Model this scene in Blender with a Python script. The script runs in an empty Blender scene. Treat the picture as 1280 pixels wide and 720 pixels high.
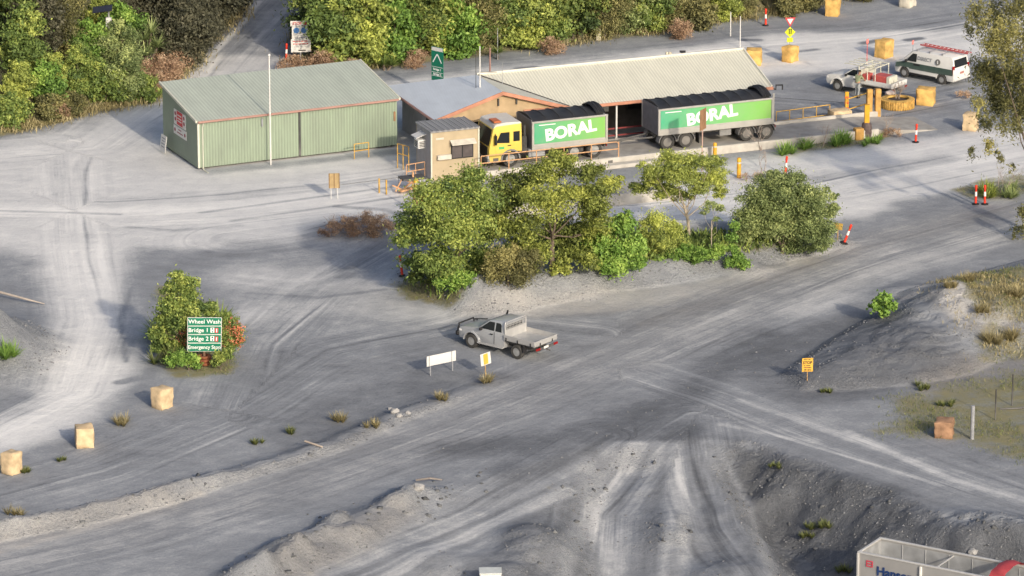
import bpy, bmesh, math, random
import numpy as np
from mathutils import Vector, Matrix

scene = bpy.context.scene
COL = scene.collection
R = math.radians
rng = np.random.default_rng(7)
random.seed(7)

# ------------------------------------------------------------------ camera
F, PITCH, CH = 5760.0, R(17.0), 75.7          # focal length in px of a 1280 px frame, pitch, height
CY = -247.6
cp, sp = math.cos(PITCH), math.sin(PITCH)
cam = bpy.data.cameras.new('camera'); camo = bpy.data.objects.new('camera', cam); COL.objects.link(camo)
camo.location = (0, CY, CH); camo.rotation_euler = (R(90) - PITCH, 0, 0)
cam.lens = 162; cam.sensor_width = 36; cam.clip_start = 1; cam.clip_end = 20000
scene.camera = camo

def G(px, py, z=0.0):
    """survey helper: the spot at height z that the drone sees at photo pixel (px, py)"""
    dx, dy = (px - 640) / F, (360 - py) / F
    d = (dx, cp + dy * sp, -sp + dy * cp)
    t = (z - CH) / d[2]
    return Vector((d[0] * t, CY + d[1] * t, z))
def sc_at(py):                                  # px per metre on the ground
    p = G(640, py); return F / ((p.y - CY) * cp + (CH) * sp)

# ------------------------------------------------------------------ numpy noise and distances
_tab = np.random.default_rng(3).random((256, 256))
def vn(x, y, s=0):
    x = np.asarray(x, float) + s * 17.3; y = np.asarray(y, float) + s * 9.7
    xi = np.floor(x).astype(int); yi = np.floor(y).astype(int)
    fx = x - xi; fy = y - yi; fx = fx * fx * (3 - 2 * fx); fy = fy * fy * (3 - 2 * fy)
    a = _tab[xi & 255, yi & 255]; b = _tab[(xi + 1) & 255, yi & 255]
    c = _tab[xi & 255, (yi + 1) & 255]; d = _tab[(xi + 1) & 255, (yi + 1) & 255]
    return (a * (1 - fx) + b * fx) * (1 - fy) + (c * (1 - fx) + d * fx) * fy
def fbm(x, y, s=0, o=4):
    r = 0; a = .5
    for i in range(o):
        r = r + a * vn(x, y, s + i * 3); x = x * 2.03; y = y * 2.03; a *= .5
    return r
def sst(e0, e1, x):
    t = np.clip((x - e0) / (e1 - e0), 0, 1); return t * t * (3 - 2 * t)
def pdist(X, Y, pts):
    """distance, signed offset (left +) and length along a polyline"""
    best = np.full(np.shape(X), 1e9); sg = np.zeros(np.shape(X)); uu = np.zeros(np.shape(X)); L = 0
    for (ax, ay), (bx, by) in zip(pts[:-1], pts[1:]):
        ex, ey = bx - ax, by - ay; l = math.hypot(ex, ey)
        t = np.clip(((X - ax) * ex + (Y - ay) * ey) / (l * l), 0, 1)
        d = np.hypot(X - ax - t * ex, Y - ay - t * ey)
        s = np.sign(ex * (Y - ay) - ey * (X - ax))
        m = d < best
        best = np.where(m, d, best); sg = np.where(m, s * d, sg); uu = np.where(m, L + t * l, uu)
        L += l
    return best, sg, uu, L
def inpoly(X, Y, pts):
    ins = np.zeros(np.shape(X), bool); n = len(pts)
    for i in range(n):
        (ax, ay), (bx, by) = pts[i], pts[(i + 1) % n]
        c = ((ay > Y) != (by > Y)) & (X < (bx - ax) * (Y - ay) / (by - ay + 1e-12) + ax)
        ins ^= c
    return ins
def psd(X, Y, pts):                              # signed distance, inside positive
    d = pdist(X, Y, pts + [pts[0]])[0]
    return np.where(inpoly(X, Y, pts), d, -d)
def g0(l): return [tuple(G(*p)[:2]) for p in l]

# ------------------------------------------------------------------ terrain heights
BERM = g0([(-120, 698), (0, 668), (90, 652), (185, 630), (260, 606), (340, 583), (420, 558), (500, 522), (560, 500), (620, 478)])
PILE = g0([(300, 735), (360, 700), (440, 662), (500, 632), (560, 607), (600, 596)])
ISLE = g0([(485, 352), (520, 372), (575, 394), (650, 390), (740, 370), (860, 352), (960, 332), (1030, 316), (1062, 298), (1040, 286), (900, 284), (700, 284), (560, 300), (500, 325)])
DUNE = g0([(965, 470), (1030, 425), (1100, 385), (1180, 350), (1300, 318), (1420, 290), (1420, 420), (1280, 440), (1215, 470), (1150, 482), (1060, 490), (1000, 490)])
CREST = g0([(100, 820), (250, 752), (330, 722), (450, 668), (560, 615), (640, 588), (720, 562), (800, 552), (860, 548), (930, 545), (1000, 565), (1100, 602), (1180, 640), (1250, 650), (1330, 668), (1500, 740)])
CHUTE = g0([(800, 552), (768, 590), (752, 640), (765, 760)]); LMOUND = G(-14, 445); XR = G(905, 545).x
LHILL = g0([(-500, 300), (-60, 190), (0, 172), (60, 157), (120, 142), (190, 128), (222, 104), (262, 60), (300, 22), (330, -20), (400, -120), (500, -300)])
RHILL = g0([(420, -250), (390, -60), (372, 20), (368, 78), (410, 92), (480, 86), (560, 76), (620, 68), (700, 58), (800, 46), (900, 30), (985, 18), (1090, -10), (1300, -60), (1700, -160)])
def hgt(X, Y):
    X = np.asarray(X, float); Y = np.asarray(Y, float)
    h = .05 * (fbm(X * .12, Y * .12, 1) - .5)
    # berm between the two lower roads
    d, s, u, L = pdist(X, Y, BERM)
    lump = .55 + .75 * fbm(u * .8, s * .7, 5) + .35 * np.maximum(0, fbm(u * 2.2, s * .5, 6, 2) - .4)
    amp = np.interp(u / L, [0, .12, .42, .5, .8, 1], [.8, .8, .8, .4, .3, .1])
    h = h + amp * lump * np.exp(-(np.where(s < 0, d / .55, d / .85)) ** 2)
    # lumpy pile beside the ramp
    d, s, u, L = pdist(X, Y, PILE)
    q_ = fbm(X * .62 + 3, Y * .62, 8, 2); lump = .12 + 2.6 * np.maximum(0, q_ - .34) + .5 * fbm(u * .5, s * .3, 4, 2)
    h = h + 1.35 * lump * np.exp(-(d / 1.25) ** 2) * sst(L + .1, L * .55, u)
    # island under the trees
    d = psd(X, Y, ISLE)
    h = h + (.75 + .5 * fbm(X * .5, Y * .5, 9)) * sst(-.4, 2.2, d)
    for (px, py, rx, ry, a) in [(598, 384, 1.5, 1.6, .75), (640, 378, 1.8, 1.5, .55), (720, 366, 2.2, 1.4, .5), (930, 338, 1.6, 1.0, .35), (1048, 306, 1.0, .8, .4)]:
        c = G(px, py); h = h + a * np.exp(-((X - c.x) / rx) ** 2 - ((Y - c.y) / ry) ** 2) * (.6 + .8 * fbm(X * .9, Y * .9, 17))
    # dune right of the junction
    d = psd(X, Y, DUNE)
    h = h + sst(0, 4.5, d) * (.30 + 1.1 * fbm(X * .28, Y * .28, 12)) + sst(.5, 3, d) * .55 * (fbm(X * .7, Y * .7, 16, 4) - .47) + .25 * sst(0, 1.2, d)
    for (px, py, rx, ry, a) in [(1205, 398, 2.6, 2.4, 1.0), (1140, 372, 2.2, 2.2, .45), (1265, 415, 2.4, 1.8, .6)]:
        c = G(px, py); h = h + a * np.exp(-((X - c.x) / rx) ** 2 - ((Y - c.y) / ry) ** 2) * (.7 + .6 * fbm(X * .8, Y * .8, 14))
    # left mound, scrub mound
    h = h + 2.5 * np.exp(-((X - LMOUND.x) / 2.5) ** 2 - ((Y - LMOUND.y) / 4.2) ** 2) * (.7 + .6 * fbm(X * .6, Y * .6, 15))
    c = G(448, 288); h = h + .5 * np.exp(-((X - c.x) / 2.6) ** 2 - ((Y - c.y) / 2.0) ** 2)
    # ramp and pit
    d, s, u, L = pdist(X, Y, CREST)
    dd = np.where(s < 0, d, 0)
    k = sst(XR - 1.5, XR + 1.5, X + .17 * (Y + 27))
    gul = 1 + .30 * (fbm(u * .55 + .25 * vn(s * .8, u * .3, 27), s * .10, 21, 4) - .47) * k
    dep = (1 - k) * np.minimum(.13 * dd, 3.0) + k * 3.0 * sst(0, 6.2, dd * gul)
    h = h - dep + k * .9 * sst(0, 1, dd) * (fbm(X * .75, Y * .75, 22, 5) - .47) * sst(10, 4, dd) + (1 - k) * .22 * sst(0, 2, dd) * (fbm(X * .35, Y * .35, 26) - .47)
    # wheel worn chute and the humps left beside it
    d, s, u, L = pdist(X, Y, CHUTE); h = h - .55 * np.exp(-(d / 1.7) ** 2) * sst(0, 3, u)
    for (px, py, rx, ry, a) in [(672, 668, 1.9, 2.6, .85), (640, 705, 1.8, 2.0, .6), (560, 690, 2.2, 1.6, .4), (842, 640, 1.0, 3.2, .45), (905, 690, 1.6, 2.4, .5)]:
        c = G(px, py); h = h + a * np.exp(-((X - c.x) / rx) ** 2 - ((Y - c.y) / ry) ** 2) * (.6 + .8 * fbm(X * .7, Y * .7, 36))
    # heaped spoil at the right end of the pit edge
    for (px, py, rx, ry, a) in [(1212, 668, 2.0, 2.2, 1.1), (1295, 676, 2.0, 2.0, 1.0)]:
        c = G(px, py); h = h + a * np.exp(-((X - c.x) / rx) ** 2 - ((Y - c.y) / ry) ** 2)
    # wooded hillsides behind
    d = pdist(X, Y, LHILL)[1]
    h = h + np.where(d > 0, np.minimum(.42 * d, 14) * sst(0, 3, d), 0) * (.8 + .4 * fbm(X * .1, Y * .1, 30))
    d = pdist(X, Y, RHILL)[1]
    h = h + np.where(d > 0, np.minimum(.30 * d, 14) * sst(0, 3, d), 0) * (.8 + .4 * fbm(X * .1, Y * .1, 31))
    far = np.hypot(X, Y - 20); h = h * sst(900, 300, far)
    return h
def GT(px, py):
    lo, hi = 0.0, 1.0
    dx, dy = (px - 640) / F, (360 - py) / F
    d = np.array((dx, cp + dy * sp, -sp + dy * cp)); o = np.array((0, CY, CH))
    ts = np.linspace(180, 420, 481)
    P = o[None] + ts[:, None] * d[None]
    below = P[:, 2] < hgt(P[:, 0], P[:, 1])
    i = int(np.argmax(below)) if below.any() else len(ts) - 1
    a, b = ts[max(i - 1, 0)], ts[i]
    for _ in range(14):
        m = .5 * (a + b); p = o + m * d
        if p[2] < float(hgt(p[0], p[1])): b = m
        else: a = m
    p = o + b * d
    return Vector(p)
def gt(l): return [tuple(GT(*p)[:2]) for p in l]
def on(x, y): return Vector((x, y, float(hgt(x, y))))

# ------------------------------------------------------------------ materials
MATS = {}
def nodes(name):
    m = bpy.data.materials.new(name); m.use_nodes = True
    nt = m.node_tree; b = nt.nodes['Principled BSDF']
    return m, nt, b
def rgb(c): return (c[0], c[1], c[2], 1)
def mat(name, c, rough=.6, metal=0.0, var=.12, scale=3.0, dust=0.0, dtop=.9, bump=0.0, spec=.4, stretch=None):
    """painted or plain surface with uneven tone, grime and a film of quarry dust near its foot"""
    if name in MATS: return MATS[name]
    m, nt, b = nodes(name); N = nt.nodes; Lk = nt.links.new
    tc = N.new('ShaderNodeTexCoord'); mp = N.new('ShaderNodeMapping'); Lk(tc.outputs['Object'], mp.inputs[0])
    if stretch: mp.inputs['Scale'].default_value = stretch
    nz = N.new('ShaderNodeTexNoise'); nz.inputs['Scale'].default_value = scale; nz.inputs['Detail'].default_value = 6
    Lk(mp.outputs[0], nz.inputs['Vector'])
    mx = N.new('ShaderNodeMix'); mx.data_type = 'RGBA'
    mr = N.new('ShaderNodeMapRange'); Lk(nz.outputs[0], mr.inputs[0]); mr.inputs[1].default_value = .3; mr.inputs[2].default_value = .7
    Lk(mr.outputs[0], mx.inputs[0])
    mx.inputs[6].default_value = rgb([v * (1 - var) for v in c]); mx.inputs[7].default_value = rgb([min(1, v * (1 + var)) for v in c])
    out = mx.outputs[2]
    if dust > 0:
        sx = N.new('ShaderNodeSeparateXYZ'); Lk(tc.outputs['Object'], sx.inputs[0])
        m2 = N.new('ShaderNodeMapRange'); Lk(sx.outputs[2], m2.inputs[0]); m2.inputs[1].default_value = dtop; m2.inputs[2].default_value = .2
        m2.inputs[3].default_value = dust * .25; m2.inputs[4].default_value = dust
        mu = N.new('ShaderNodeMath'); mu.operation = 'MULTIPLY'; Lk(m2.outputs[0], mu.inputs[0])
        ad = N.new('ShaderNodeMath'); ad.operation = 'ADD'; Lk(nz.outputs[0], ad.inputs[0]); ad.inputs[1].default_value = .5
        Lk(ad.outputs[0], mu.inputs[1]); mu.use_clamp = True
        md = N.new('ShaderNodeMix'); md.data_type = 'RGBA'; Lk(mu.outputs[0], md.inputs[0]); Lk(out, md.inputs[6]); md.inputs[7].default_value = (.36, .35, .33, 1)
        out = md.outputs[2]
    Lk(out, b.inputs['Base Color'])
    b.inputs['Roughness'].default_value = rough; b.inputs['Metallic'].default_value = metal
    b.inputs['Specular IOR Level'].default_value = spec
    if bump:
        bp = N.new('ShaderNodeBump'); bp.inputs['Strength'].default_value = bump; bp.inputs['Distance'].default_value = .05
        Lk(nz.outputs[0], bp.inputs['Height']); Lk(bp.outputs[0], b.inputs['Normal'])
    MATS[name] = m; return m
def ribbed(name, c, axis, pitch, depth, rough=.5, var=.08, metal=0.0, grime=.25):
    """corrugated sheet: ribs across the given object axis, streaked with dirt"""
    if name in MATS: return MATS[name]
    m, nt, b = nodes(name); N = nt.nodes; Lk = nt.links.new
    tc = N.new('ShaderNodeTexCoord')
    wv = N.new('ShaderNodeTexWave'); wv.bands_direction = axis; wv.inputs['Scale'].default_value = 2 * math.pi / (20 * pitch) ; wv.wave_profile = 'SIN'
    Lk(tc.outputs['Object'], wv.inputs[0])
    nz = N.new('ShaderNodeTexNoise'); nz.inputs['Scale'].default_value = .9; nz.inputs['Detail'].default_value = 7; nz.inputs['Roughness'].default_value = .65
    mp = N.new('ShaderNodeMapping'); mp.inputs['Scale'].default_value = (1.2, .5, .35); Lk(tc.outputs['Object'], mp.inputs[0]); Lk(mp.outputs[0], nz.inputs[0])
    mr = N.new('ShaderNodeMapRange'); mr.inputs[1].default_value = .35; mr.inputs[2].default_value = .7; Lk(nz.outputs[0], mr.inputs[0])
    mx = N.new('ShaderNodeMix'); mx.data_type = 'RGBA'; Lk(mr.outputs[0], mx.inputs[0])
    mx.inputs[6].default_value = rgb([v * (1 + var) for v in c]); mx.inputs[7].default_value = rgb([v * (1 - grime) + .3 * grime * .5 for v in c])
    m2 = N.new('ShaderNodeMix'); m2.data_type = 'RGBA'; m2.blend_type = 'MULTIPLY'; m2.inputs[0].default_value = .22
    Lk(mx.outputs[2], m2.inputs[6]); Lk(wv.outputs[0], m2.inputs[7])
    Lk(m2.outputs[2], b.inputs['Base Color']); b.inputs['Roughness'].default_value = rough; b.inputs['Metallic'].default_value = metal
    bp = N.new('ShaderNodeBump'); bp.inputs['Strength'].default_value = .6; bp.inputs['Distance'].default_value = depth
    Lk(wv.outputs[0], bp.inputs['Height']); Lk(bp.outputs[0], b.inputs['Normal'])
    MATS[name] = m; return m
def glass(name='dark_glass', c=(.02, .024, .028), rough=.12):
    if name in MATS: return MATS[name]
    m, nt, b = nodes(name); N = nt.nodes
    nz = N.new('ShaderNodeTexNoise'); nz.inputs['Scale'].default_value = 2.5
    mr = N.new('ShaderNodeMapRange'); mr.inputs[3].default_value = rough * .6; mr.inputs[4].default_value = rough * 2
    nt.links.new(nz.outputs[0], mr.inputs[0]); nt.links.new(mr.outputs[0], b.inputs['Roughness'])
    b.inputs['Base Color'].default_value = rgb(c); b.inputs['IOR'].default_value = 1.5
    MATS[name] = m; return m
def leafmat(name, dark, mid, lite, trans=.25):
    """leaf colour by the per-leaf tint attribute, plus a little light through the leaf"""
    if name in MATS: return MATS[name]
    m, nt, b = nodes(name); N = nt.nodes; Lk = nt.links.new
    at = N.new('ShaderNodeAttribute'); at.attribute_name = 'tint'
    cr = N.new('ShaderNodeValToRGB'); e = cr.color_ramp.elements
    e[0].position = 0; e[0].color = rgb(dark); e[1].position = 1; e[1].color = rgb(lite)
    n = e.new(.5); n.color = rgb(mid)
    Lk(at.outputs['Fac'], cr.inputs[0]); Lk(cr.outputs[0], b.inputs['Base Color'])
    b.inputs['Roughness'].default_value = .55; b.inputs['Specular IOR Level'].default_value = .25
    tr = N.new('ShaderNodeBsdfTranslucent'); Lk(cr.outputs[0], tr.inputs[0])
    ms = N.new('ShaderNodeMixShader'); ms.inputs[0].default_value = trans
    Lk(b.outputs[0], ms.inputs[1]); Lk(tr.outputs[0], ms.inputs[2]); Lk(ms.outputs[0], N['Material Output'].inputs[0])
    MATS[name] = m; return m

# ------------------------------------------------------------------ mesh builder
class B:
    def __init__(s): s.bm = bmesh.new()
    def _merge(s, t, bev=0, seg=1):
        if bev:
            es = [e for e in t.edges if len(e.link_faces) == 2 and e.calc_face_angle(0) > .5]
            bmesh.ops.bevel(t, geom=es, offset=bev, segments=seg, affect='EDGES', clamp_overlap=True, profile=.6)
        me = bpy.data.meshes.new('tmp'); t.to_mesh(me); t.free(); s.bm.from_mesh(me); bpy.data.meshes.remove(me); return s
    def box(s, c, d, rz=0, bev=0, rx=0, ry=0):
        t = bmesh.new(); bmesh.ops.create_cube(t, size=1)
        M = Matrix.Translation(c) @ Matrix.Rotation(rz, 4, 'Z') @ Matrix.Rotation(ry, 4, 'Y') @ Matrix.Rotation(rx, 4, 'X') @ Matrix.Diagonal((d[0], d[1], d[2], 1))
        bmesh.ops.transform(t, matrix=M, verts=t.verts); return s._merge(t, bev)
    def prism(s, poly, w, y=None, bev=0, seg=1, wf=None):
        """side profile (x, z) given width: y from -w to w, or y=(y0,y1); wf(x,z) -> half width"""
        t = bmesh.new(); a = []; b = []
        for x, z in poly:
            y0, y1 = (-wf(x, z), wf(x, z)) if wf else ((-w, w) if y is None else y)
            a.append(t.verts.new((x, y0, z))); b.append(t.verts.new((x, y1, z)))
        n = len(poly); t.faces.new(a); t.faces.new(b[::-1])
        for i in range(n):
            j = (i + 1) % n; t.faces.new((a[j], a[i], b[i], b[j]))
        bmesh.ops.recalc_face_normals(t, faces=t.faces); return s._merge(t, bev, seg)
    def solid(s, vs, fs, bev=0):
        t = bmesh.new(); V = [t.verts.new(v) for v in vs]
        for f in fs: t.faces.new([V[i] for i in f])
        bmesh.ops.recalc_face_normals(t, faces=t.faces); return s._merge(t, bev)
    def poly(s, pts):
        s.bm.faces.new([s.bm.verts.new(p) for p in pts]); return s
    def cyl(s, p0, p1, r0, r1=None, n=10, bev=0):
        p0, p1 = Vector(p0), Vector(p1); r1 = r0 if r1 is None else r1
        t = bmesh.new(); d = p1 - p0
        bmesh.ops.create_cone(t, cap_ends=True, segments=n, radius1=r0, radius2=max(r1, 1e-4), depth=d.length)
        M = Matrix.Translation((p0 + p1) / 2) @ d.to_track_quat('Z', 'Y').to_matrix().to_4x4()
        bmesh.ops.transform(t, matrix=M, verts=t.verts); return s._merge(t, bev)
    def tube(s, pts, rad, n=6):
        pts = [Vector(p) for p in pts]; rad = rad if isinstance(rad, (list, tuple)) else [rad] * len(pts)
        rings = []
        for i, p in enumerate(pts):
            d = (pts[min(i + 1, len(pts) - 1)] - pts[max(i - 1, 0)]).normalized()
            q = d.to_track_quat('Z', 'Y').to_matrix()
            if i and abs(d.z) < .999: pass
            rings.append([s.bm.verts.new(p + q @ Vector((math.cos(2 * math.pi * k / n), math.sin(2 * math.pi * k / n), 0)) * rad[i]) for k in range(n)])
        for A, Bq in zip(rings[:-1], rings[1:]):
            off = min(range(n), key=lambda o: sum((A[k].co - Bq[(k + o) % n].co).length for k in range(n)))
            for k in range(n):
                s.bm.faces.new((A[k], A[(k + 1) % n], Bq[(k + 1 + off) % n], Bq[(k + off) % n]))
        s.bm.faces.new(rings[0][::-1]); s.bm.faces.new(rings[-1]); return s
    def ball(s, c, r, sub=2, sc=(1, 1, 1), jit=0):
        t = bmesh.new(); bmesh.ops.create_icosphere(t, subdivisions=sub, radius=1)
        for v in t.verts:
            k = 1 + (random.random() - .5) * jit
            v.co = Vector((v.co.x * sc[0] * r * k + c[0], v.co.y * sc[1] * r * k + c[1], v.co.z * sc[2] * r * k + c[2]))
        return s._merge(t)
    def lathe(s, prof, c=(0, 0, 0), n=24):
        rings = [[s.bm.verts.new((c[0] + r * math.cos(2 * math.pi * k / n), c[1] + r * math.sin(2 * math.pi * k / n), c[2] + z)) for k in range(n)] for r, z in prof]
        for A, Bq in zip(rings[:-1], rings[1:]):
            for k in range(n): s.bm.faces.new((A[k], A[(k + 1) % n], Bq[(k + 1) % n], Bq[k]))
        return s
    def done(s, name, m, parent=None, smooth=False, label=None, loc=None, rz=0):
        me = bpy.data.meshes.new(name); s.bm.normal_update(); s.bm.to_mesh(me); s.bm.free()
        if m: me.materials.append(m)
        if smooth:
            me.polygons.foreach_set('use_smooth', [True] * len(me.polygons)); me.set_sharp_from_angle(angle=R(38))
        o = bpy.data.objects.new(name, me); COL.objects.link(o)
        if parent is not None: o.parent = parent
        if loc is not None: o.location = loc
        if rz: o.rotation_euler = (0, 0, rz)
        if label: o['label'] = label
        return o
def tag(o, label, cat, group=None, kind=None):
    if label: o['label'] = label
    if cat: o['category'] = cat
    if group: o['group'] = group
    if kind: o['kind'] = kind
    return o
def thing(name, label, cat, loc, rz=0, group=None, rot=None):
    o = bpy.data.objects.new(name, None); COL.objects.link(o); o.empty_display_size = .2
    o.location = loc; o.rotation_euler = rot if rot else (0, 0, rz)
    return tag(o, label, cat, group)
def dup(root, loc, rz, label, scale=None):
    r = root.copy(); COL.objects.link(r); r.location = loc; r.rotation_euler = (root.rotation_euler.x, root.rotation_euler.y, rz); r['label'] = label
    if scale: r.scale = (scale,) * 3 if not isinstance(scale, tuple) else scale
    for ch in list(root.children):
        c = ch.copy(); COL.objects.link(c); c.parent = r
        for g in ch.children:
            d = g.copy(); COL.objects.link(d); d.parent = c
    return r
def text(name, body, size, m, parent, loc, rot, bold=.0, extrude=.004, align='CENTER', sx=1.0):
    cu = bpy.data.curves.new('t', 'FONT'); cu.body = body; cu.size = size; cu.extrude = extrude; cu.offset = bold
    cu.align_x = align; cu.align_y = 'CENTER'; cu.resolution_u = 4
    t = bpy.data.objects.new('t', cu); COL.objects.link(t); bpy.context.view_layer.update()
    me = bpy.data.meshes.new_from_object(t.evaluated_get(bpy.context.evaluated_depsgraph_get()))
    bpy.data.objects.remove(t); bpy.data.curves.remove(cu)
    me.name = name; me.materials.clear(); me.materials.append(m)
    o = bpy.data.objects.new(name, me); COL.objects.link(o); o.parent = parent; o.location = loc; o.rotation_euler = rot; o.scale = (sx, 1, 1)
    return o
SIDE = (R(90), 0, 0)          # text facing -y
# ------------------------------------------------------------------ ground sheet
def axis(lo, hi, step, far):
    a = list(np.arange(lo, hi + 1e-6, step)); s = step; x = hi
    while x < far: s *= 1.35; x += s; a.append(x)
    s = step; x = lo; b = []
    while x > -far: s *= 1.35; x -= s; b.append(x)
    return np.array(b[::-1] + a)
gx = axis(-46, 46, .2, 5000); gy = axis(-56, 90, .2, 5000)
X, Y = np.meshgrid(gx, gy)                       # rows = y
Z = hgt(X, Y)

# painted-in surface kinds: tone (dust, some light and shade painted in), grass, warm soil and sun tint, clods
tone = .425 + .12 * (fbm(X * .05, Y * .05, 40) - .5)
def lay(f, val, m, a=1.0): return f * (1 - m * a) + val * m * a
NB1 = fbm(X * .35, Y * .35, 50) - .5; NB2 = fbm(X * .3, Y * .3, 51) - .5
def window(P, pad):
    xs = [p[0] for p in P]; ys = [p[1] for p in P]
    i0, i1 = np.searchsorted(gy, (min(ys) - pad, max(ys) + pad)); j0, j1 = np.searchsorted(gx, (min(xs) - pad, max(xs) + pad))
    return slice(i0, i1), slice(j0, j1)
def stroke(px, w, soft, wob=.35):
    P = gt(px); W = window(P, w * 1.8 + soft + .5); m = np.zeros_like(X)
    if X[W].size:
        d = pdist(X[W], Y[W], P)[0] + wob * w * NB1[W] * 1.6
        m[W] = 1 - sst(w - soft, w + soft, d)
    return m
def area(px, soft, wob=1.2):
    P = gt(px); W = window(P, soft + 1.5); m = np.zeros_like(X)
    if X[W].size:
        d = psd(X[W], Y[W], P) + wob * NB2[W] * 1.6
        m[W] = sst(-soft, soft, d)
    return m
# pale dusty pads and roads, with one sunlit streak painted in
tone = lay(tone, .80, area([(-60, 180), (60, 165), (180, 130), (230, 105), (260, 95), (500, 130), (560, 240), (520, 262), (300, 290), (160, 312), (60, 318), (-60, 306)], 2.8), .9)
tone = lay(tone, .96, stroke([(-60, 262), (140, 268), (300, 262), (420, 248), (520, 232)], 1.6, 1.2), .8)
tone = lay(tone, .93, stroke([(95, 290), (105, 340), (120, 400), (112, 460), (70, 520), (-40, 560)], 2.1, 1.5), .9)
tone = lay(tone, .95, stroke([(140, 480), (70, 520), (0, 542), (-40, 552)], .8, .6), .5)
tone = lay(tone, .82, stroke([(330, 275), (470, 268), (620, 270), (760, 262), (880, 262)], 2.0, 1.2), .8)
tone = lay(tone, .88, area([(700, 262), (800, 225), (920, 198), (1090, 185), (1300, 150), (1300, 222), (1180, 250), (1040, 275), (860, 285)], 1.3), .9)
tone = lay(tone, .88, area([(420, 108), (560, 92), (700, 78), (860, 58), (960, 42), (1080, 38), (1190, 36), (1300, 8), (1300, 60), (1190, 78), (1040, 90), (960, 96), (700, 130), (470, 150)], 1.2), .9)
tone = lay(tone, .80, stroke([(255, 92), (300, 78), (345, 82), (400, 100)], 2.2, 1.0), .8)
tone = lay(tone, .60, stroke([(332, 60), (345, 20), (362, -20), (375, -60)], 1.2, .6), .8)
tone = lay(tone, .80, stroke([(232, 104), (262, 72), (300, 32), (322, 2)], .25, .2, .1), .8)
tone = lay(tone, .80, stroke([(320, 398), (380, 384), (450, 382), (540, 392)], 1.5, 1.2), .75)  # sunlit streak across the gravel, painted into the tone
tone = lay(tone, .54, area([(300, 300), (520, 300), (560, 400), (440, 430), (300, 440), (270, 360)], 1.6), .6)
tone = lay(tone, .68, stroke([(290, 340), (360, 350), (430, 360), (500, 350)], 1.8, 1.5), .55)
tone = lay(tone, .78, area([(-60, 268), (150, 270), (330, 262), (420, 300), (300, 312), (160, 308), (60, 300), (-60, 296)], .9), .7)
for l, w, v in [([(-10, 263), (60, 265), (150, 268)], .14, .42), ([(250, 266), (340, 254), (500, 232)], .16, .45), ([(290, 276), (360, 266), (500, 246)], .16, .45), ([(420, 258), (480, 262), (520, 272)], .3, .4), ([(160, 284), (220, 288), (300, 282)], .25, .55),
                ([(430, 345), (445, 320), (480, 305)], .5, .36), ([(300, 345), (380, 352), (440, 338)], .2, .78), ([(290, 352), (370, 362), (450, 350)], .18, .76), ([(310, 366), (400, 372), (480, 362)], .2, .40), ([(150, 478), (185, 470), (200, 455)], .4, .36), ([(158, 452), (150, 400), (165, 360)], .12, .30),
                ([(1000, 244), (1080, 232), (1180, 214), (1300, 196)], .2, .6), ([(1000, 256), (1120, 238), (1300, 208)], .18, .62), ([(470, 128), (640, 100), (900, 66), (1100, 52)], .25, .70), ([(1020, 100), (1100, 92), (1180, 78)], .3, .58), ([(960, 118), (1060, 120)], .35, .55)]:
    tone = lay(tone, v, stroke(l, w, .16 if v < .6 else .35, .5), .75 if v < .6 else .4)
# compacted haul road, greyer
tone = lay(tone, .46, stroke([(-60, 715), (150, 668), (350, 606), (560, 535), (700, 474), (820, 424), (950, 372), (1100, 318), (1310, 258)], 3.2, 1.6), .8)
tone = lay(tone, .62, stroke([(-60, 700), (120, 668), (300, 612)], 1.4, 1.1), .5)
tone = lay(tone, .62, stroke([(1000, 388), (1130, 332), (1310, 276)], 1.3, .9), .7)
tone = lay(tone, .44, stroke([(-60, 625), (120, 578), (300, 510), (360, 478)], 2.4, 1.3), .7)
tone = lay(tone, .42, stroke([(840, 478), (930, 505), (1040, 545), (1180, 600), (1310, 645)], 1.9, .9), .75)
for l, w in [([(925, 500), (985, 520), (1075, 552), (1170, 588)], .28), ([(1060, 540), (1190, 600), (1310, 632)], .25), ([(900, 530), (1010, 552), (1120, 590), (1210, 612)], .22)]:
    tone = lay(tone, .74, stroke(l, w, .22, .5), .5)
# damp and freshly tipped dark gravel, with shade painted into pit and dune front
dk = area([(930, 432), (1010, 400), (1100, 385), (1190, 430), (1210, 470), (1120, 495), (1000, 505), (930, 470)], 1.6)  # dune front: dark gravel deepened by painted shade
tone = lay(tone, .17, dk, .9)
tone = lay(tone, .14, stroke([(560, 560), (660, 556), (760, 530), (850, 500), (905, 455), (960, 420)], 1.3, 1.2), .75)
tone = lay(tone, .12, area([(580, 600), (700, 560), (760, 530), (880, 530), (870, 552), (740, 580), (680, 640), (560, 660)], 1.2), .8)
tone = lay(tone, .10, area([(905, 548), (1000, 572), (1110, 610), (1200, 655), (1300, 670), (1320, 800), (1000, 800), (935, 660)], .8), .9)  # pit face: shade put into the tone over dark gravel
tone = lay(tone, .27, area([(330, 530), (420, 490), (520, 462), (620, 470), (560, 500), (440, 552), (350, 580)], 1.2), .8)
tone = lay(tone, .30, area([(230, 515), (330, 440), (440, 420), (580, 430), (520, 460), (420, 480), (330, 525)], 1.2), .55)
tone = lay(tone, .36, stroke([(150, 440), (160, 380), (185, 340), (290, 318)], .8, 1.2), .6)
tone = lay(tone, .34, area([(-60, 330), (20, 345), (45, 380), (50, 470), (20, 500), (-60, 520)], 1.6), .75)
tone = lay(tone, .42, stroke([(440, 288), (380, 302), (300, 306), (560, 310)], .9, .9), .6)
tone = lay(tone, .34, stroke([(690, 420), (790, 410), (840, 392), (900, 380)], .9, 1.0), .55)
tone = lay(tone, .38, area([(955, 105), (1010, 92), (1110, 108), (1180, 112), (1200, 140), (1090, 150), (975, 150)], .9), .8)
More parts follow.
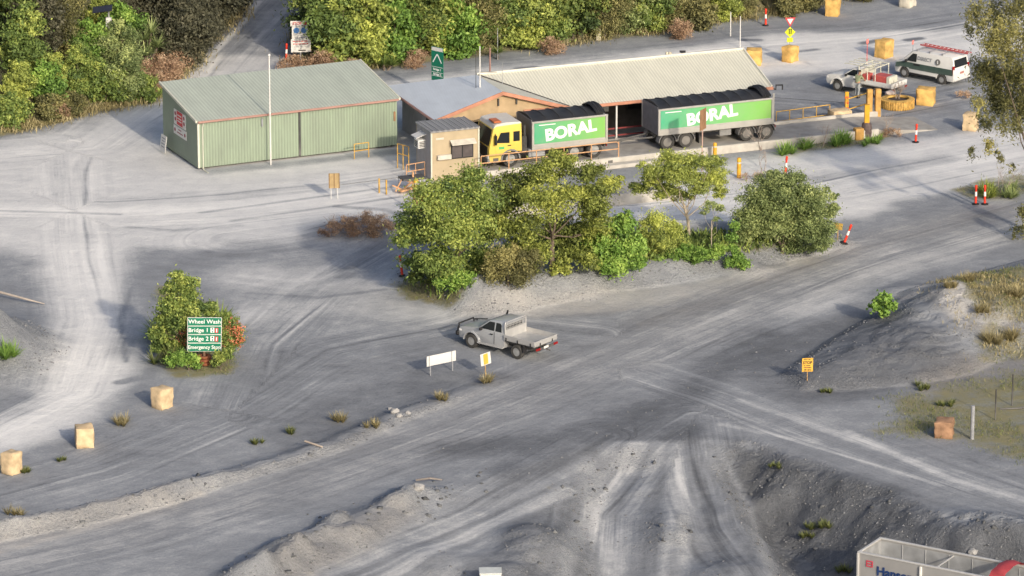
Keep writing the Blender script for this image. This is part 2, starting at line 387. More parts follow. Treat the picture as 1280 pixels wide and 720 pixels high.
tone = lay(tone, .40, area([(1040, 30), (1130, 22), (1200, 18), (1190, 30), (1090, 40), (1020, 42)], .6), .8)
tone = lay(tone, .45, stroke([(1000, 226), (1080, 216), (1180, 198)], .9, .8), .6)
tone = lay(tone, .40, stroke([(1130, 255), (1200, 242), (1290, 236)], .9, .6), .7)
tone = lay(tone, .22, stroke([(985, 66), (1020, 62)], .25, .25), .6)
for l in [[(930, 50), (948, 50)], [(648, 86), (668, 84)], [(1080, 54), (1100, 50)], [(1135, 50), (1150, 48)]]:
    tone = lay(tone, .16, stroke(l, .35, .25), .8)
# ramp: pale wheel streaks fanning down into the pit
tone = lay(tone, .37, area([(720, 566), (860, 552), (900, 556), (930, 650), (1010, 740), (300, 740), (480, 680), (640, 630)], 1.0), .8)  # ramp base darkened to paint in the shade over it
fan = np.random.default_rng(11)
for i in range(26):
    t = fan.random(); x0 = 770 + 120 * t; x1 = 560 + 430 * t + fan.normal() * 20
    mid = (x0 * .55 + x1 * .45 - 18 * (1 - t) + 12 * t, 630)
    tone = lay(tone, .58 if fan.random() < .5 else .24, stroke([(x0, 556), mid, (x1, 740)], .12 + .35 * fan.random(), .25, .3), .35 + .4 * fan.random())
tone = lay(tone, .20, area([(600, 622), (700, 592), (722, 640), (700, 740), (560, 740), (620, 670)], .9), .6)
for i in range(10):
    y = fan.random(); tone = lay(tone, .68 if i % 2 else .30, stroke([(740 - 40 * y, 570 + 60 * y), (600, 640 + 30 * y), (380 + 100 * y, 722 + 20 * y)], .15 + .3 * fan.random(), .25, .3), .5)
tone = lay(tone, .64, stroke([(738, 590), (745, 640), (760, 690), (772, 745)], .55, .5), .55)
tone = lay(tone, .56, stroke([(850, 560), (848, 620), (862, 740)], .4, .4), .55)
tone = lay(tone, .42, stroke([(330, 722), (440, 662), (500, 632), (590, 600)], 1.3, .7), .75)  # pile lightened in tone to boost the sun on it
tone = lay(tone, .44, stroke([(-60, 684), (0, 668), (90, 652), (185, 630), (260, 606), (420, 558), (600, 486)], .8, .5), .8)  # berm lightened the same way, sunlight put into its tone
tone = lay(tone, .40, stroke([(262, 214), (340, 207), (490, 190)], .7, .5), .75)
tone = lay(tone, .62, stroke([(-40, 700), (0, 690), (100, 663), (190, 637), (250, 618)], .28, .2, .1), .75)
grass = np.zeros_like(tone); warm = np.zeros_like(tone); clod = np.zeros_like(tone)
grass = lay(grass, 1, area([(1100, 540), (1110, 500), (1180, 480), (1300, 455), (1400, 460), (1400, 580), (1290, 578), (1180, 545)], 1.6), .62)
grass = lay(grass, .9, area([(1180, 352), (1240, 338), (1310, 330), (1310, 425), (1270, 405), (1215, 370)], .8), .7)
grass = lay(grass, .8, area([(1205, 425), (1240, 405), (1310, 420), (1310, 450), (1225, 455)], .6), .6)
grass = lay(grass, .9, area([(487, 355), (520, 345), (590, 360), (560, 385), (510, 376)], .5), .9)
grass = lay(grass, .8, area([(600, 325), (800, 330), (950, 320), (1010, 295), (900, 288), (700, 290), (560, 320)], .5), .8)
grass = lay(grass, .8, area([(185, 440), (205, 360), (280, 380), (300, 430), (280, 465), (220, 472)], .6), .85)
grass = lay(grass, .7, area([(980, 176), (1060, 166), (1120, 168), (1060, 184), (985, 196)], .3), .7)
grass = lay(grass, .8, area([(1190, 238), (1240, 222), (1320, 210), (1320, 236), (1220, 250)], .5), .7)
dl = pdist(X, Y, LHILL)[1]; dr = pdist(X, Y, RHILL)[1]
hill = np.maximum(sst(-.5, .8, dl + .8 * (fbm(X * .4, Y * .4, 60) - .5)), sst(-.5, .8, dr + .8 * (fbm(X * .4, Y * .4, 61) - .5)))
grass = lay(grass, .75, hill, .95); warm = lay(warm, .8, hill, .7); tone = lay(tone, .2, hill, .9)
far = sst(60, 160, np.hypot(X, Y - 10)); grass = lay(grass, .7, far, .8)
warm = lay(warm, .9, area([(1110, 520), (1150, 470), (1210, 440), (1310, 430), (1310, 470), (1220, 500)], .9), .6)
warm = lay(warm, .6, area([(575, 395), (600, 365), (760, 360), (900, 345), (1060, 300), (1080, 320), (930, 360), (760, 395)], .7), .7)
warm = lay(warm, .7, area([(1110, 375), (1180, 350), (1240, 360), (1290, 420), (1200, 412)], .7), .7)  # warm sun tint painted on the dune crest
warm = lay(warm, .9, stroke([(-40, 700), (0, 690), (100, 663), (190, 637), (250, 618)], .28, .2, .1), .8); warm = lay(warm, .6, stroke([(-60, 690), (100, 655), (200, 628)], .9, .7), .8); warm = lay(warm, .55, stroke([(360, 705), (440, 668), (500, 636)], 1.1, .7), .7)  # tan cleat track; berm and pile get a painted sunlit warmth
warm = lay(warm, .45, stroke([(820, 400), (960, 350), (1100, 300), (1250, 262)], 1.4, 1.3), .6); warm = lay(warm, .30, stroke([(-60, 712), (350, 604), (700, 474), (950, 372), (1310, 258)], 2.6, 1.8), .5)
warm = lay(warm, .6, stroke([(400, 290), (500, 285)], 1.2, .8), .8)
tone = lay(tone, .62, area([(575, 395), (600, 365), (760, 362), (900, 345), (1060, 302), (1080, 318), (930, 358), (760, 392)], .5), .6)
tone = lay(tone, .74, area([(1110, 372), (1180, 352), (1240, 362), (1270, 400), (1200, 405)], .5), .7)  # dune crest painted lighter as its sunlit top
gyx = np.gradient(Z, axis=0) / np.gradient(Y, axis=0); gxx = np.gradient(Z, axis=1) / np.gradient(X, axis=1)
slope = np.hypot(gxx, gyx); clod = np.clip(sst(.12, .5, slope), 0, 1) * (1 - .6 * hill)

# direction of travel on each road, for the wheel streaks
roads = [([(-60, 715), (150, 668), (350, 606), (560, 535), (700, 474), (820, 424), (950, 372), (1100, 318), (1310, 258)], 3.4),
         ([(-60, 632), (120, 585), (300, 512), (420, 440), (600, 402), (740, 418)], 2.6),
         ([(290, 520), (330, 430), (400, 362), (520, 292), (620, 280)], 2.4),
         ([(85, 180), (95, 300), (112, 400), (80, 490), (-40, 550)], 2.2),
         ([(-60, 262), (140, 264), (300, 256), (420, 244), (540, 226)], 3.6),
         ([(-60, 200), (120, 185), (250, 100), (300, 50), (350, 0), (380, -40)], 3.0),
         ([(300, 300), (520, 272), (800, 262), (1000, 238), (1310, 178)], 4.0),
         ([(420, 112), (620, 92), (900, 62), (1100, 45), (1310, 10)], 4.0),
         ([(960, 130), (1100, 140), (1310, 100)], 3.0),
         ([(800, 462), (900, 495), (1000, 535), (1150, 590), (1310, 645)], 2.4),
         ([(870, 520), (800, 570), (745, 640), (735, 760)], 2.4), ([(872, 520), (885, 590), (905, 660), (980, 760)], 2.2),
         ([(760, 545), (600, 640), (380, 735)], 2.6)]
bw = np.full(X.shape, .02); U = X * .93 + Y * .37; V = -X * .37 + Y * .93
for i, (pl, w) in enumerate(roads):
    P = gt(pl); W = window(P, w * 2.1)
    d, s, u, L = pdist(X[W], Y[W], P); wt = np.exp(-(d / w) ** 2); m = wt > bw[W]
    bw[W] = np.where(m, wt, bw[W]); U[W] = np.where(m, u + 40 * i, U[W]); V[W] = np.where(m, s + 23 * i, V[W])
trk = np.clip(bw * 1.4, 0, 1) * (1 - grass) * (1 - clod)

ny, nx = X.shape
me = bpy.data.meshes.new('ground')
co = np.empty((ny * nx, 3), np.float32); co[:, 0] = X.ravel(); co[:, 1] = Y.ravel(); co[:, 2] = Z.ravel()
idx = np.arange(ny * nx).reshape(ny, nx)
q = np.stack([idx[:-1, :-1], idx[:-1, 1:], idx[1:, 1:], idx[1:, :-1]], -1).reshape(-1)
me.vertices.add(ny * nx); me.vertices.foreach_set('co', co.ravel())
nf = len(q) // 4
me.loops.add(len(q)); me.loops.foreach_set('vertex_index', q.astype(np.int32))
me.polygons.add(nf); me.polygons.foreach_set('loop_start', np.arange(0, len(q), 4, dtype=np.int32))
me.polygons.foreach_set('use_smooth', np.ones(nf, bool))
me.update(calc_edges=True)
def attr(name, kind, arr):
    a = me.attributes.new(name, kind, 'POINT'); a.data.foreach_set({'FLOAT': 'value', 'FLOAT_VECTOR': 'vector', 'FLOAT_COLOR': 'color'}[kind], arr.astype(np.float32).ravel())
attr('surf', 'FLOAT_COLOR', np.stack([tone, grass, warm, clod], -1).reshape(-1, 4))
attr('flow', 'FLOAT_VECTOR', np.stack([U, V, trk], -1).reshape(-1, 3))
ground = bpy.data.objects.new('ground', me); COL.objects.link(ground)
tag(ground, 'pale dusty grey gravel yard with haul roads, tyre tracks and spoil heaps', None, kind='structure')

def ground_mat():
    m, nt, b = nodes('quarry_gravel'); N = nt.nodes; Lk = nt.links.new
    def M(op, a, c=None, clamp=False):
        n = N.new('ShaderNodeMath'); n.operation = op; n.use_clamp = clamp
        for i, v in enumerate((a, c)):
            if v is None: continue
            if isinstance(v, (int, float)): n.inputs[i].default_value = v
            else: Lk(v, n.inputs[i])
        return n.outputs[0]
    def noise(vec, sc, det=5, ro=.55, scale=None, dist=0):
        if scale:
            mp = N.new('ShaderNodeMapping'); mp.inputs['Scale'].default_value = scale; Lk(vec, mp.inputs[0]); vec = mp.outputs[0]
        n = N.new('ShaderNodeTexNoise'); n.inputs['Scale'].default_value = sc; n.inputs['Detail'].default_value = det; n.inputs['Roughness'].default_value = ro
        n.inputs['Distortion'].default_value = dist
        Lk(vec, n.inputs['Vector']); return n.outputs[0]
    def mixc(f, a, c):
        n = N.new('ShaderNodeMix'); n.data_type = 'RGBA'
        for s, v in ((0, f), (6, a), (7, c)):
            if isinstance(v, tuple): n.inputs[s].default_value = v
            elif isinstance(v, float): n.inputs[s].default_value = v
            else: Lk(v, n.inputs[s])
        return n.outputs[2]
    tc = N.new('ShaderNodeTexCoord').outputs['Object']
    a1 = N.new('ShaderNodeAttribute'); a1.attribute_name = 'surf'
    sc = N.new('ShaderNodeSeparateColor'); Lk(a1.outputs['Color'], sc.inputs[0]); al = a1.outputs['Alpha']
    a2 = N.new('ShaderNodeAttribute'); a2.attribute_name = 'flow'
    sx = N.new('ShaderNodeSeparateXYZ'); Lk(a2.outputs['Vector'], sx.inputs[0])
    cx = N.new('ShaderNodeCombineXYZ'); Lk(sx.outputs[0], cx.inputs[0]); Lk(sx.outputs[1], cx.inputs[1]); fl = cx.outputs[0]
    s1 = noise(fl, 1, 5, .6, (.05, 1.7, 1), .25); s2 = noise(fl, 1, 4, .6, (.12, 4.6, 1), .15); s3 = noise(fl, 1, 3, .5, (.025, .55, 1), .3)
    n1 = noise(tc, .16, 6, .6); n2 = noise(tc, .9, 7, .65); n3 = noise(tc, 7, 6, .7); n4 = noise(tc, 30, 3, .6)
    st = M('ADD', M('MULTIPLY', M('SUBTRACT', s1, .5), .42), M('ADD', M('MULTIPLY', M('SUBTRACT', s2, .5), .30), M('MULTIPLY', M('SUBTRACT', s3, .5), .5)))
    nm = noise(tc, .33, 4, .6, None, .4); st = M('MULTIPLY', st, M('MULTIPLY', M('SUBTRACT', nm, .28), 2.6, True))
    st = M('MULTIPLY', st, M('ADD', M('MULTIPLY', sx.outputs[2], 1.15), .12))
    rg = noise(fl, 1, 2, .4, (.03, 9, 1), .08); rg = M('MULTIPLY', M('SUBTRACT', rg, .5), M('MULTIPLY', M('SUBTRACT', nm, .42), 1.6, True)); st = M('ADD', st, M('MULTIPLY', rg, M('MULTIPLY', sx.outputs[2], .6)))
    def pair(per, wid, sd, amp):
        wb_ = noise(fl, 1, 2, .5, (.035, .12, 1)); ph = M('FRACT', M('ADD', M('DIVIDE', sx.outputs[1], per), M('ADD', M('MULTIPLY', wb_, 1.3), sd)))
        ln = None
        for c_ in (.22, .78):
            k_ = M('SUBTRACT', 1.0, M('DIVIDE', M('ABSOLUTE', M('SUBTRACT', ph, c_)), wid / per), True); ln = k_ if ln is None else M('MAXIMUM', ln, k_)
        gate = M('MULTIPLY', M('SUBTRACT', noise(fl, 1, 3, .55, (.05, .45, 1)), .50), 7.0, True)
        return M('MULTIPLY', M('MULTIPLY', M('MULTIPLY', ln, gate), sx.outputs[2]), amp)
    st = M('ADD', st, M('ADD', pair(2.9, .20, .1, -.26), pair(3.7, .24, .55, .20)))
    t = M('ADD', sc.outputs[0], st)
    t = M('ADD', t, M('MULTIPLY', M('SUBTRACT', n1, .5), .40))
    t = M('ADD', t, M('MULTIPLY', M('SUBTRACT', n2, .5), .30))
    t = M('ADD', t, M('MULTIPLY', M('SUBTRACT', n3, .5), .30))
    t = M('ADD', t, M('MULTIPLY', M('SUBTRACT', n4, .5), M('ADD', M('MULTIPLY', al, .35), .12)), True)
    cr = N.new('ShaderNodeValToRGB'); e = cr.color_ramp.elements
    e[0].position = 0.0; e[0].color = (.10, .105, .114, 1); e[1].position = 1; e[1].color = (.90, .885, .855, 1)
    for p, c in ((.22, (.180, .190, .208, 1)), (.45, (.318, .332, .354, 1)), (.7, (.62, .62, .618, 1))):
        x = e.new(p); x.color = c
    Lk(t, cr.inputs[0]); col = cr.outputs[0]
    wsoil = mixc(n3, (.20, .155, .105, 1), (.36, .30, .225, 1))
    wm = M('MULTIPLY', sc.outputs[2], M('ADD', M('MULTIPLY', n2, 1.3), .05), True)
    col = mixc(M('MULTIPLY', wm, .75), col, wsoil)
    gcol = mixc(n2, (.15, .165, .07, 1), (.36, .31, .20, 1))
    gm = M('MULTIPLY', M('SUBTRACT', M('ADD', M('MULTIPLY', sc.outputs[1], 1.25), M('MULTIPLY', M('SUBTRACT', n2, .5), 1.6)), M('MULTIPLY', n3, .5)), 1.6, True)
    col = mixc(gm, col, gcol)
    Lk(col, b.inputs['Base Color']); b.inputs['Roughness'].default_value = .95; b.inputs['Specular IOR Level'].default_value = .12
    hgt_ = M('ADD', M('MULTIPLY', n2, .20), M('ADD', M('MULTIPLY', n3, M('ADD', M('MULTIPLY', al, .35), .05)), M('MULTIPLY', M('ADD', s1, s2), M('MULTIPLY', sx.outputs[2], .05))))
    hgt_ = M('ADD', hgt_, M('MULTIPLY', n4, M('ADD', M('MULTIPLY', al, .06), .012)))
    bp = N.new('ShaderNodeBump'); bp.inputs['Strength'].default_value = .75; bp.inputs['Distance'].default_value = .55
    Lk(hgt_, bp.inputs['Height']); Lk(bp.outputs[0], b.inputs['Normal'])
    return m
me.materials.append(ground_mat())

# ------------------------------------------------------------------ daylight: low sun from the right, behind the drone
EL = R(23); S = Vector((.44 * math.cos(EL), -.898 * math.cos(EL), math.sin(EL)))
sl = bpy.data.lights.new('sun', 'SUN'); so = bpy.data.objects.new('sun', sl); COL.objects.link(so)
sl.energy = 2.9; sl.angle = R(1.5); sl.color = (1, .87, .69); so.rotation_euler = S.to_track_quat('Z', 'Y').to_euler()
w = bpy.data.worlds.new('World'); scene.world = w; w.use_nodes = True
nt = w.node_tree; bg = nt.nodes['Background']; sk = nt.nodes.new('ShaderNodeTexSky'); sk.sky_type = 'NISHITA'; sk.sun_disc = False
sk.sun_elevation = EL; sk.sun_rotation = math.atan2(S.x, S.y); sk.air_density = 1.0; sk.dust_density = 8.5; sk.ozone_density = 3.6
nt.links.new(sk.outputs[0], bg.inputs[0]); bg.inputs[1].default_value = .15
scene.view_settings.view_transform = 'Standard'; scene.view_settings.look = 'None'; scene.view_settings.exposure = 0
# ------------------------------------------------------------------ shared materials
conc = mat('concrete', (.50, .475, .43), .9, var=.18, scale=1.5, bump=.2)
conc_d = mat('stained_concrete', (.36, .345, .32), .9, var=.22, scale=1.2, bump=.2)
steel = mat('galvanised_steel', (.46, .47, .48), .45, .6, var=.1)
dark = mat('dark_steel', (.030, .030, .032), .6, var=.3, dust=.35, dtop=1.2)
black = mat('black_plastic', (.022, .022, .024), .55, var=.3)
rubber = mat('tyre_rubber', (.026, .025, .024), .85, var=.35, dust=.10, dtop=1.1)
rimm = mat('wheel_rim', (.42, .42, .41), .4, .5, var=.3)
white = mat('white_paint', (.74, .74, .72), .4, var=.05, dust=.35, dtop=1.0)
whiteb = mat('white_board', (.70, .69, .66), .5, var=.07)
red = mat('red_paint', (.52, .035, .03), .45, var=.12)
orange = mat('safety_orange', (.80, .055, .025), .5, var=.1)
refl = mat('reflective_white', (.85, .84, .82), .4, var=.05)
yel = mat('safety_yellow', (.72, .38, .03), .55, var=.2, scale=2)
yrail = mat('faded_yellow_rail', (.60, .36, .07), .6, var=.3, scale=4)
orail = mat('weathered_orange_rail', (.62, .36, .19), .6, var=.2, scale=2)
block_y = mat('yellow_washed_block', (.66, .41, .13), .85, var=.32, scale=2.2, bump=.5)
block_s = mat('sawn_sandstone', (.62, .47, .29), .9, var=.25, scale=2.6, bump=.7)
block_r = mat('rusty_sandstone', (.34, .20, .12), .9, var=.4, scale=2.2, bump=.7)
block_w = mat('pale_block', (.60, .56, .47), .9, var=.2, scale=2.2, bump=.5)
green_s = mat('sign_green', (.008, .18, .105), .45, var=.08)
timber = mat('weathered_timber', (.42, .26, .12), .8, var=.3, scale=3, stretch=(3, 3, .5))
greyp = mat('grey_post', (.30, .31, .33), .7, var=.15)
brownp = mat('brown_board', (.30, .17, .09), .7, var=.25, scale=2)
silver = mat('silver_car_paint', (.56, .58, .605), .3, .4, var=.04, dust=.45, dtop=1.0)
alu = mat('tray_aluminium', (.54, .535, .525), .45, .35, var=.1, scale=2, dust=.35, dtop=1.2)
lred = mat('tail_light', (.26, .010, .010), .25, var=.1)
gl = glass()
hill_w = None

# ------------------------------------------------------------------ green storage shed
YS = R(24.6)
sp0 = G(248, 213); SL, SD, HF, HB = 13.25, 6.0, 3.1, 4.05
shed = thing('storage_shed', 'long pale green corrugated shed with a single sloping roof', 'shed', sp0, YS)
shg = ribbed('shed_green_sheet', (.29, .36, .265), 'X', .19, .03)
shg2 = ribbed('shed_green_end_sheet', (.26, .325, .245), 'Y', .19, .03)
rfg = ribbed('shed_roof_sheet', (.50, .545, .465), 'X', .22, .02, grime=.12)
zb = .16
def wall(b, x0, x1, y0, y1, z0, z1): return b.box(((x0 + x1) / 2, (y0 + y1) / 2, (z0 + z1) / 2), (x1 - x0, y1 - y0, z1 - z0))
b = B(); wall(b, .06, 6.62, -.03, .03, zb, HF - .05); wall(b, 6.78, SL, -.03, .03, zb - .02, HF - .05); b.done('front_wall', shg, shed)
b = B(); b.solid([(-.03, -.03, zb), (.03, -.03, zb), (.03, SD, zb), (-.03, SD, zb), (-.03, -.03, HF), (.03, -.03, HF), (.03, SD, HB), (-.03, SD, HB)],
                 [(0, 1, 2, 3), (4, 5, 6, 7), (0, 1, 5, 4), (1, 2, 6, 5), (2, 3, 7, 6), (3, 0, 4, 7)])
b.done('end_wall', shg2, shed)
b = B(); b.solid([(SL - .03, .04, zb), (SL + .03, .04, zb), (SL + .03, SD, zb), (SL - .03, SD, zb), (SL - .03, .04, HF), (SL + .03, .04, HF), (SL + .03, SD, HB), (SL - .03, SD, HB)],
                 [(0, 1, 2, 3), (4, 5, 6, 7), (0, 1, 5, 4), (1, 2, 6, 5), (2, 3, 7, 6), (3, 0, 4, 7)]); b.done('end_wall', shg2, shed)
b = B(); wall(b, .05, SL - .05, SD - .08, SD - .02, zb, HB - .03); b.done('back_wall', shg, shed)
rs = (HB - HF) / SD
def rz_(y): return HF + rs * y
b = B(); y0, y1 = -.18, SD + .18
b.solid([(-.1, y0, rz_(y0) + .04), (SL + .1, y0, rz_(y0) + .04), (SL + .1, y1, rz_(y1) + .04), (-.1, y1, rz_(y1) + .04),
         (-.1, y0, rz_(y0) + .09), (SL + .1, y0, rz_(y0) + .09), (SL + .1, y1, rz_(y1) + .09), (-.1, y1, rz_(y1) + .09)],
        [(0, 1, 2, 3), (4, 5, 6, 7), (0, 1, 5, 4), (1, 2, 6, 5), (2, 3, 7, 6), (3, 0, 4, 7)])
roof = b.done('roof', rfg, shed)
cream = mat('cream_trim', (.62, .62, .52), .5, var=.08)
for x in (-.14, SL + .14):
    B().solid([(x - .05, y0, rz_(y0) - .02), (x + .05, y0, rz_(y0) - .02), (x + .05, y1, rz_(y1) - .02), (x - .05, y1, rz_(y1) - .02),
               (x - .05, y0, rz_(y0) + .13), (x + .05, y0, rz_(y0) + .13), (x + .05, y1, rz_(y1) + .13), (x - .05, y1, rz_(y1) + .13)],
              [(0, 1, 2, 3), (4, 5, 6, 7), (0, 1, 5, 4), (1, 2, 6, 5), (2, 3, 7, 6), (3, 0, 4, 7)]).done('barge_capping', cream, roof)
redbr = mat('red_oxide_trim', (.37, .215, .18), .6, var=.2, scale=1)
B().box((SL / 2, -.235, HF - .01), (SL + .1, .1, .13), bev=.015).done('gutter', redbr, shed)
B().box((6.7, -.02, (HF + zb) / 2), (.15, .08, HF - zb - .1)).done('door_gap_strip', dark, shed)  # dark strip standing in for the shade of the door gap
b = B(); b.box((.02, -.05, (HF + zb) / 2 - .02), (.12, .10, HF - zb - .06)); b.tube([(.3, -.2, HF - .1), (.3, -.07, HF - .4), (.3, -.07, .1), (.3, -.25, .03), (.3, -.9, .02)], .035); b.done('corner_downpipe', cream, shed)
B().box((SL / 2, SD / 2, zb / 2 - .01), (SL - .5, SD - .5, zb)).done('skid_base', dark, shed)
B().cyl((4.2, -.1, 2.35), (4.2, -.1, 2.85), .06).done('wall_light', greyp, shed)
B().box((SL - .18, -.06, 2.0), (.12, .06, .6)).done('switch_box', brownp, shed)
ENDR = (R(90), 0, R(-90))
def end_panel(name, y0, y1, z0, z1, m, d=.05, parent=shed):
    return B().box((-.03 - d / 2, (y0 + y1) / 2, (z0 + z1) / 2), (d, y1 - y0, z1 - z0)).done(name, m, parent)
red_l = mat('sign_red', (.60, .05, .06), .5, var=.06)
sg = end_panel('safety_sign', 1.95, 3.95, 2.05, 3.0, whiteb, .03)
p = end_panel('red_panel', 2.45, 3.42, 2.12, 2.98, red_l, .045, sg)
p2 = end_panel('notice_panel', 1.85, 4.05, 1.42, 1.98, whiteb, .03)
b = B()
for z in (2.75, 2.55, 2.38): b.box((-.082, 2.93, z), (.006, .7, .07))
b.done('lettering', whiteb, sg)
dr_ = mat('sign_dark_red', (.30, .03, .05), .5)
for y in (2.2, 3.7):
    for z in (2.75, 2.4): B().cyl((-.06, y, z), (-.067, y, z), .13, n=14).done('symbol', dr_, sg)
for y in (2.08, 3.8): B().cyl((-.06, y, 1.7), (-.067, y, 1.7), .12, n=14).done('symbol', dr_, p2)
b = B()
for z, w_ in ((1.82, .5), (1.62, 1.0)): b.box((-.064, 2.95, z), (.006, w_, .06))
b.done('lettering', dr_, p2)
lean = thing('leaning_board', 'white notice board leaning against the back of the shed end wall', 'sign', G(205, 191.5), YS, rot=(0, R(8), YS))
b = B().box((-.12, 0, .62), (.03, .95, 1.05)).done('board', whiteb, lean)
c = B()
for i, z in enumerate((.95, .78, .6, .42)): c.box((-.138, 0, z), (.006, .6 - .1 * (i % 2), .06))
c.done('lettering', greyp, b)

# ------------------------------------------------------------------ weighbridge office
YB = R(21.2); ZE = 2.75
o0 = G(543, 150, ZE); o0.z = 0
off = thing('weighbridge_office', 'low office with cream gabled roof, left slope tinted with sky light, behind the tip truck', 'building', o0, YB)
W9, RD, RH, LN = 9.0, 4.5, 1.38, 22.7
rfc = ribbed('office_roof_cream', (.70, .685, .575), 'X', .2, .02, grime=.08)
rfb = ribbed('office_roof_sky_tint', (.70, .75, .80), 'Y', .2, .02, grime=.08)  # blue of reflected sky on the unlit slope, put into the colour
terr = mat('terracotta_fascia', (.50, .235, .155), .6, var=.2, scale=1.5)
bclad = mat('beige_wall', (.46, .34, .205), .8, var=.14, scale=2)
lav = mat('pale_grey_wall', (.46, .45, .46), .85, var=.1)
th = .07
def slab(b, pts):
    n = len(pts); lo = [(x, y, z - th) for x, y, z in pts]
    fs = [tuple(range(n)), tuple(range(n, 2 * n))] + [(i, (i + 1) % n, n + (i + 1) % n, n + i) for i in range(n)]
    return b.solid(list(pts) + lo, fs)
ZR = ZE + RH
b = B(); slab(b, [(W9, 0, ZE), (LN, 0, ZE), (LN, RD, ZR), (4.5, RD, ZR)]); slab(b, [(LN, 9, ZE), (0, 9, ZE), (4.5, RD + .005, ZR), (LN, RD + .005, ZR)])
rf1 = b.done('roof', rfc, off)
b = B(); slab(b, [(0, 0, ZE), (4.5, 0, ZR), (4.5, RD, ZR), (0, 9, ZE)]); b.done('side_roof', rfb, off)
b = B(); slab(b, [(4.503, 0, ZR), (W9, 0, ZE), (4.503, RD - .003, ZR)]); b.done('gable_roof', rfc, off)
pale = mat('ridge_capping', (.66, .645, .56), .5, var=.05)
B().tube([(4.5, RD, ZR + .03), (LN + .02, RD, ZR + .03)], .10).done('ridge_capping', pale, rf1)
B().tube([(LN + .03, .02, ZE + .03), (LN + .03, RD, ZR + .05), (LN + .03, 9, ZE + .03)], .07).done('verge_capping', pale, rf1)
B().tube([(4.55, RD - .05, ZR + .015), (W9 - .05, .05, ZE + .02)], .045, 5).done('valley_gutter', dark, rf1)
B().box(((W9 + LN) / 2 + .05, -.06, ZE - .10), (LN - W9 + .1, .1, .2), bev=.02).done('gutter', terr, rf1)
sl_ = math.atan2(RH, 4.5); hl = math.hypot(RH, 4.5)
b = B()
b.box((2.25, -.04, ZE + RH / 2 - .1), (hl + .05, .06, .22), ry=-sl_); b.box((6.75, -.043, ZE + RH / 2 - .1), (hl + .05, .06, .22), ry=sl_); b.done('barge_board', terr, off)
B().tube([(-.05, 0, ZE - .08), (-.05, 9, ZE - .08)], .08, 6).done('side_gutter', redbr, off)
# gable infill and walls
b = B(); b.solid([(.9, .3, 2.3), (8.1, .3, 2.3), (8.1, .3, ZE + .1), (4.5, .3, ZR - .12), (.9, .3, ZE + .1), (.9, .42, 2.3), (8.1, .42, 2.3), (8.1, .42, ZE + .1), (4.5, .42, ZR - .12), (.9, .42, ZE + .1)],
                 [(0, 1, 2, 3, 4), (5, 6, 7, 8, 9), (0, 1, 6, 5), (1, 2, 7, 6), (2, 3, 8, 7), (3, 4, 9, 8), (4, 0, 5, 9)]); b.done('gable_wall', bclad, off)
B().box((7.3, .26, 2.5), (2.6, .06, .5)).done('red_sign_panel', terr, off)
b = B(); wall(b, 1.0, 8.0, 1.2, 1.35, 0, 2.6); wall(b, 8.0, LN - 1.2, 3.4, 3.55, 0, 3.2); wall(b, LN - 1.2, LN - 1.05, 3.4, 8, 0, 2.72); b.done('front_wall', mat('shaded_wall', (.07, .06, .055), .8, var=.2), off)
b = B(); wall(b, .85, 1.0, 1.2, 8.2, 0, 2.75); wall(b, 1.0, LN - 1.2, 8.05, 8.2, 0, 2.72); b.done('side_wall', lav, off)
B().box((.82, 3.2, 1.05), (.06, .95, 2.1)).done('door', dark, off)
for x0, x1 in ((2.0, 3.6), (4.4, 6.4), (9.2, 11.4), (14.2, 16.6), (17.2, 19.6)):
    yy = 1.2 if x0 < 8 else 3.4
    f = B().box(((x0 + x1) / 2, yy - .03, 1.75), (x1 - x0, .06, 1.1)).done('window', black, off)
    B().box(((x0 + x1) / 2, yy - .065, 1.75), (x1 - x0 - .16, .02, .94)).done('pane', gl, f)
B().box((12.4, 3.34, 2.0), (1.1, .06, 1.5)).done('notice_panel', whiteb, off)
b = B(); b.box((13.4, 3.34, 2.3), (.5, .06, .5)); b.done('red_notice', mat('notice_red', (.55, .2, .15), .6), off)
for x in (.1, 9.4, 12.2, 15.0, 17.8, 20.6, 22.4): B().box((x, .22, (ZE - .1) / 2), (.1, .1, ZE - .1)).done('post', whiteb if x > 1 else dark, off)
for z in (.95, .5):
    B().box((15.2, .35, z), (13.0, .05, .09)).done('rail', mat('maroon_rail', (.25, .05, .05), .6), off)
# drainpipe elbow off the right eave
B().tube([(LN + .02, .3, ZE - .15), (LN + .45, .3, ZE - .3), (LN + .45, .3, ZE - .02), (LN + .9, .3, ZE - .05), (LN + .9, .3, ZE - .35)], .055).done('eave_pipe', dark, off)
B().box((2.9, .36, ZE + .15), (.14, .1, .5)).done('vent', black, off)
for x in (4.3, 5.5): B().box((x, .22, ZR - .72), (.09, .1, .45)).done('bracket', dark, off)
# masts on and behind the office
def mast(px, py, h, r, m, label, z=0, name='mast', extra=None):
    p = G(px, py, z) ; o = thing(name, label, 'mast', p)
    b = B(); b.tube([(0, 0, 0), (0, 0, h)], [r, r * .8], 8); b.done('pole', m, o)
    if extra: extra(o)
    return o
def arms(o):
    b = B(); b.box((.0, 0, .1), (.7, .08, .06)); b.box((.5, 0, 2.3), (1.1, .03, .03)); b.tube([(-.25, .1, 1.2), (-.25, .1, 3.6)], .02, 5); b.done('bracket', dark, o)
mast(600, 135, 3.95, .045, whiteb, 'tall thin white aerial mast fixed to the office gable', 2.6, extra=arms)
mast(612.5, 93, 1.75, .06, redbr, 'short dark red pole standing behind the office ridge', 2.4)
mast(622, 75, 2.2, .03, steel, 'thin grey pole at the forest edge behind the red pole')
mast(628, 117, 2.0, .02, steel, 'thin grey vent pipe on the gable roof valley', 3.2)
def flag(o): B().ball((0, 0, 6.95), .09).done('finial', whiteb, o)
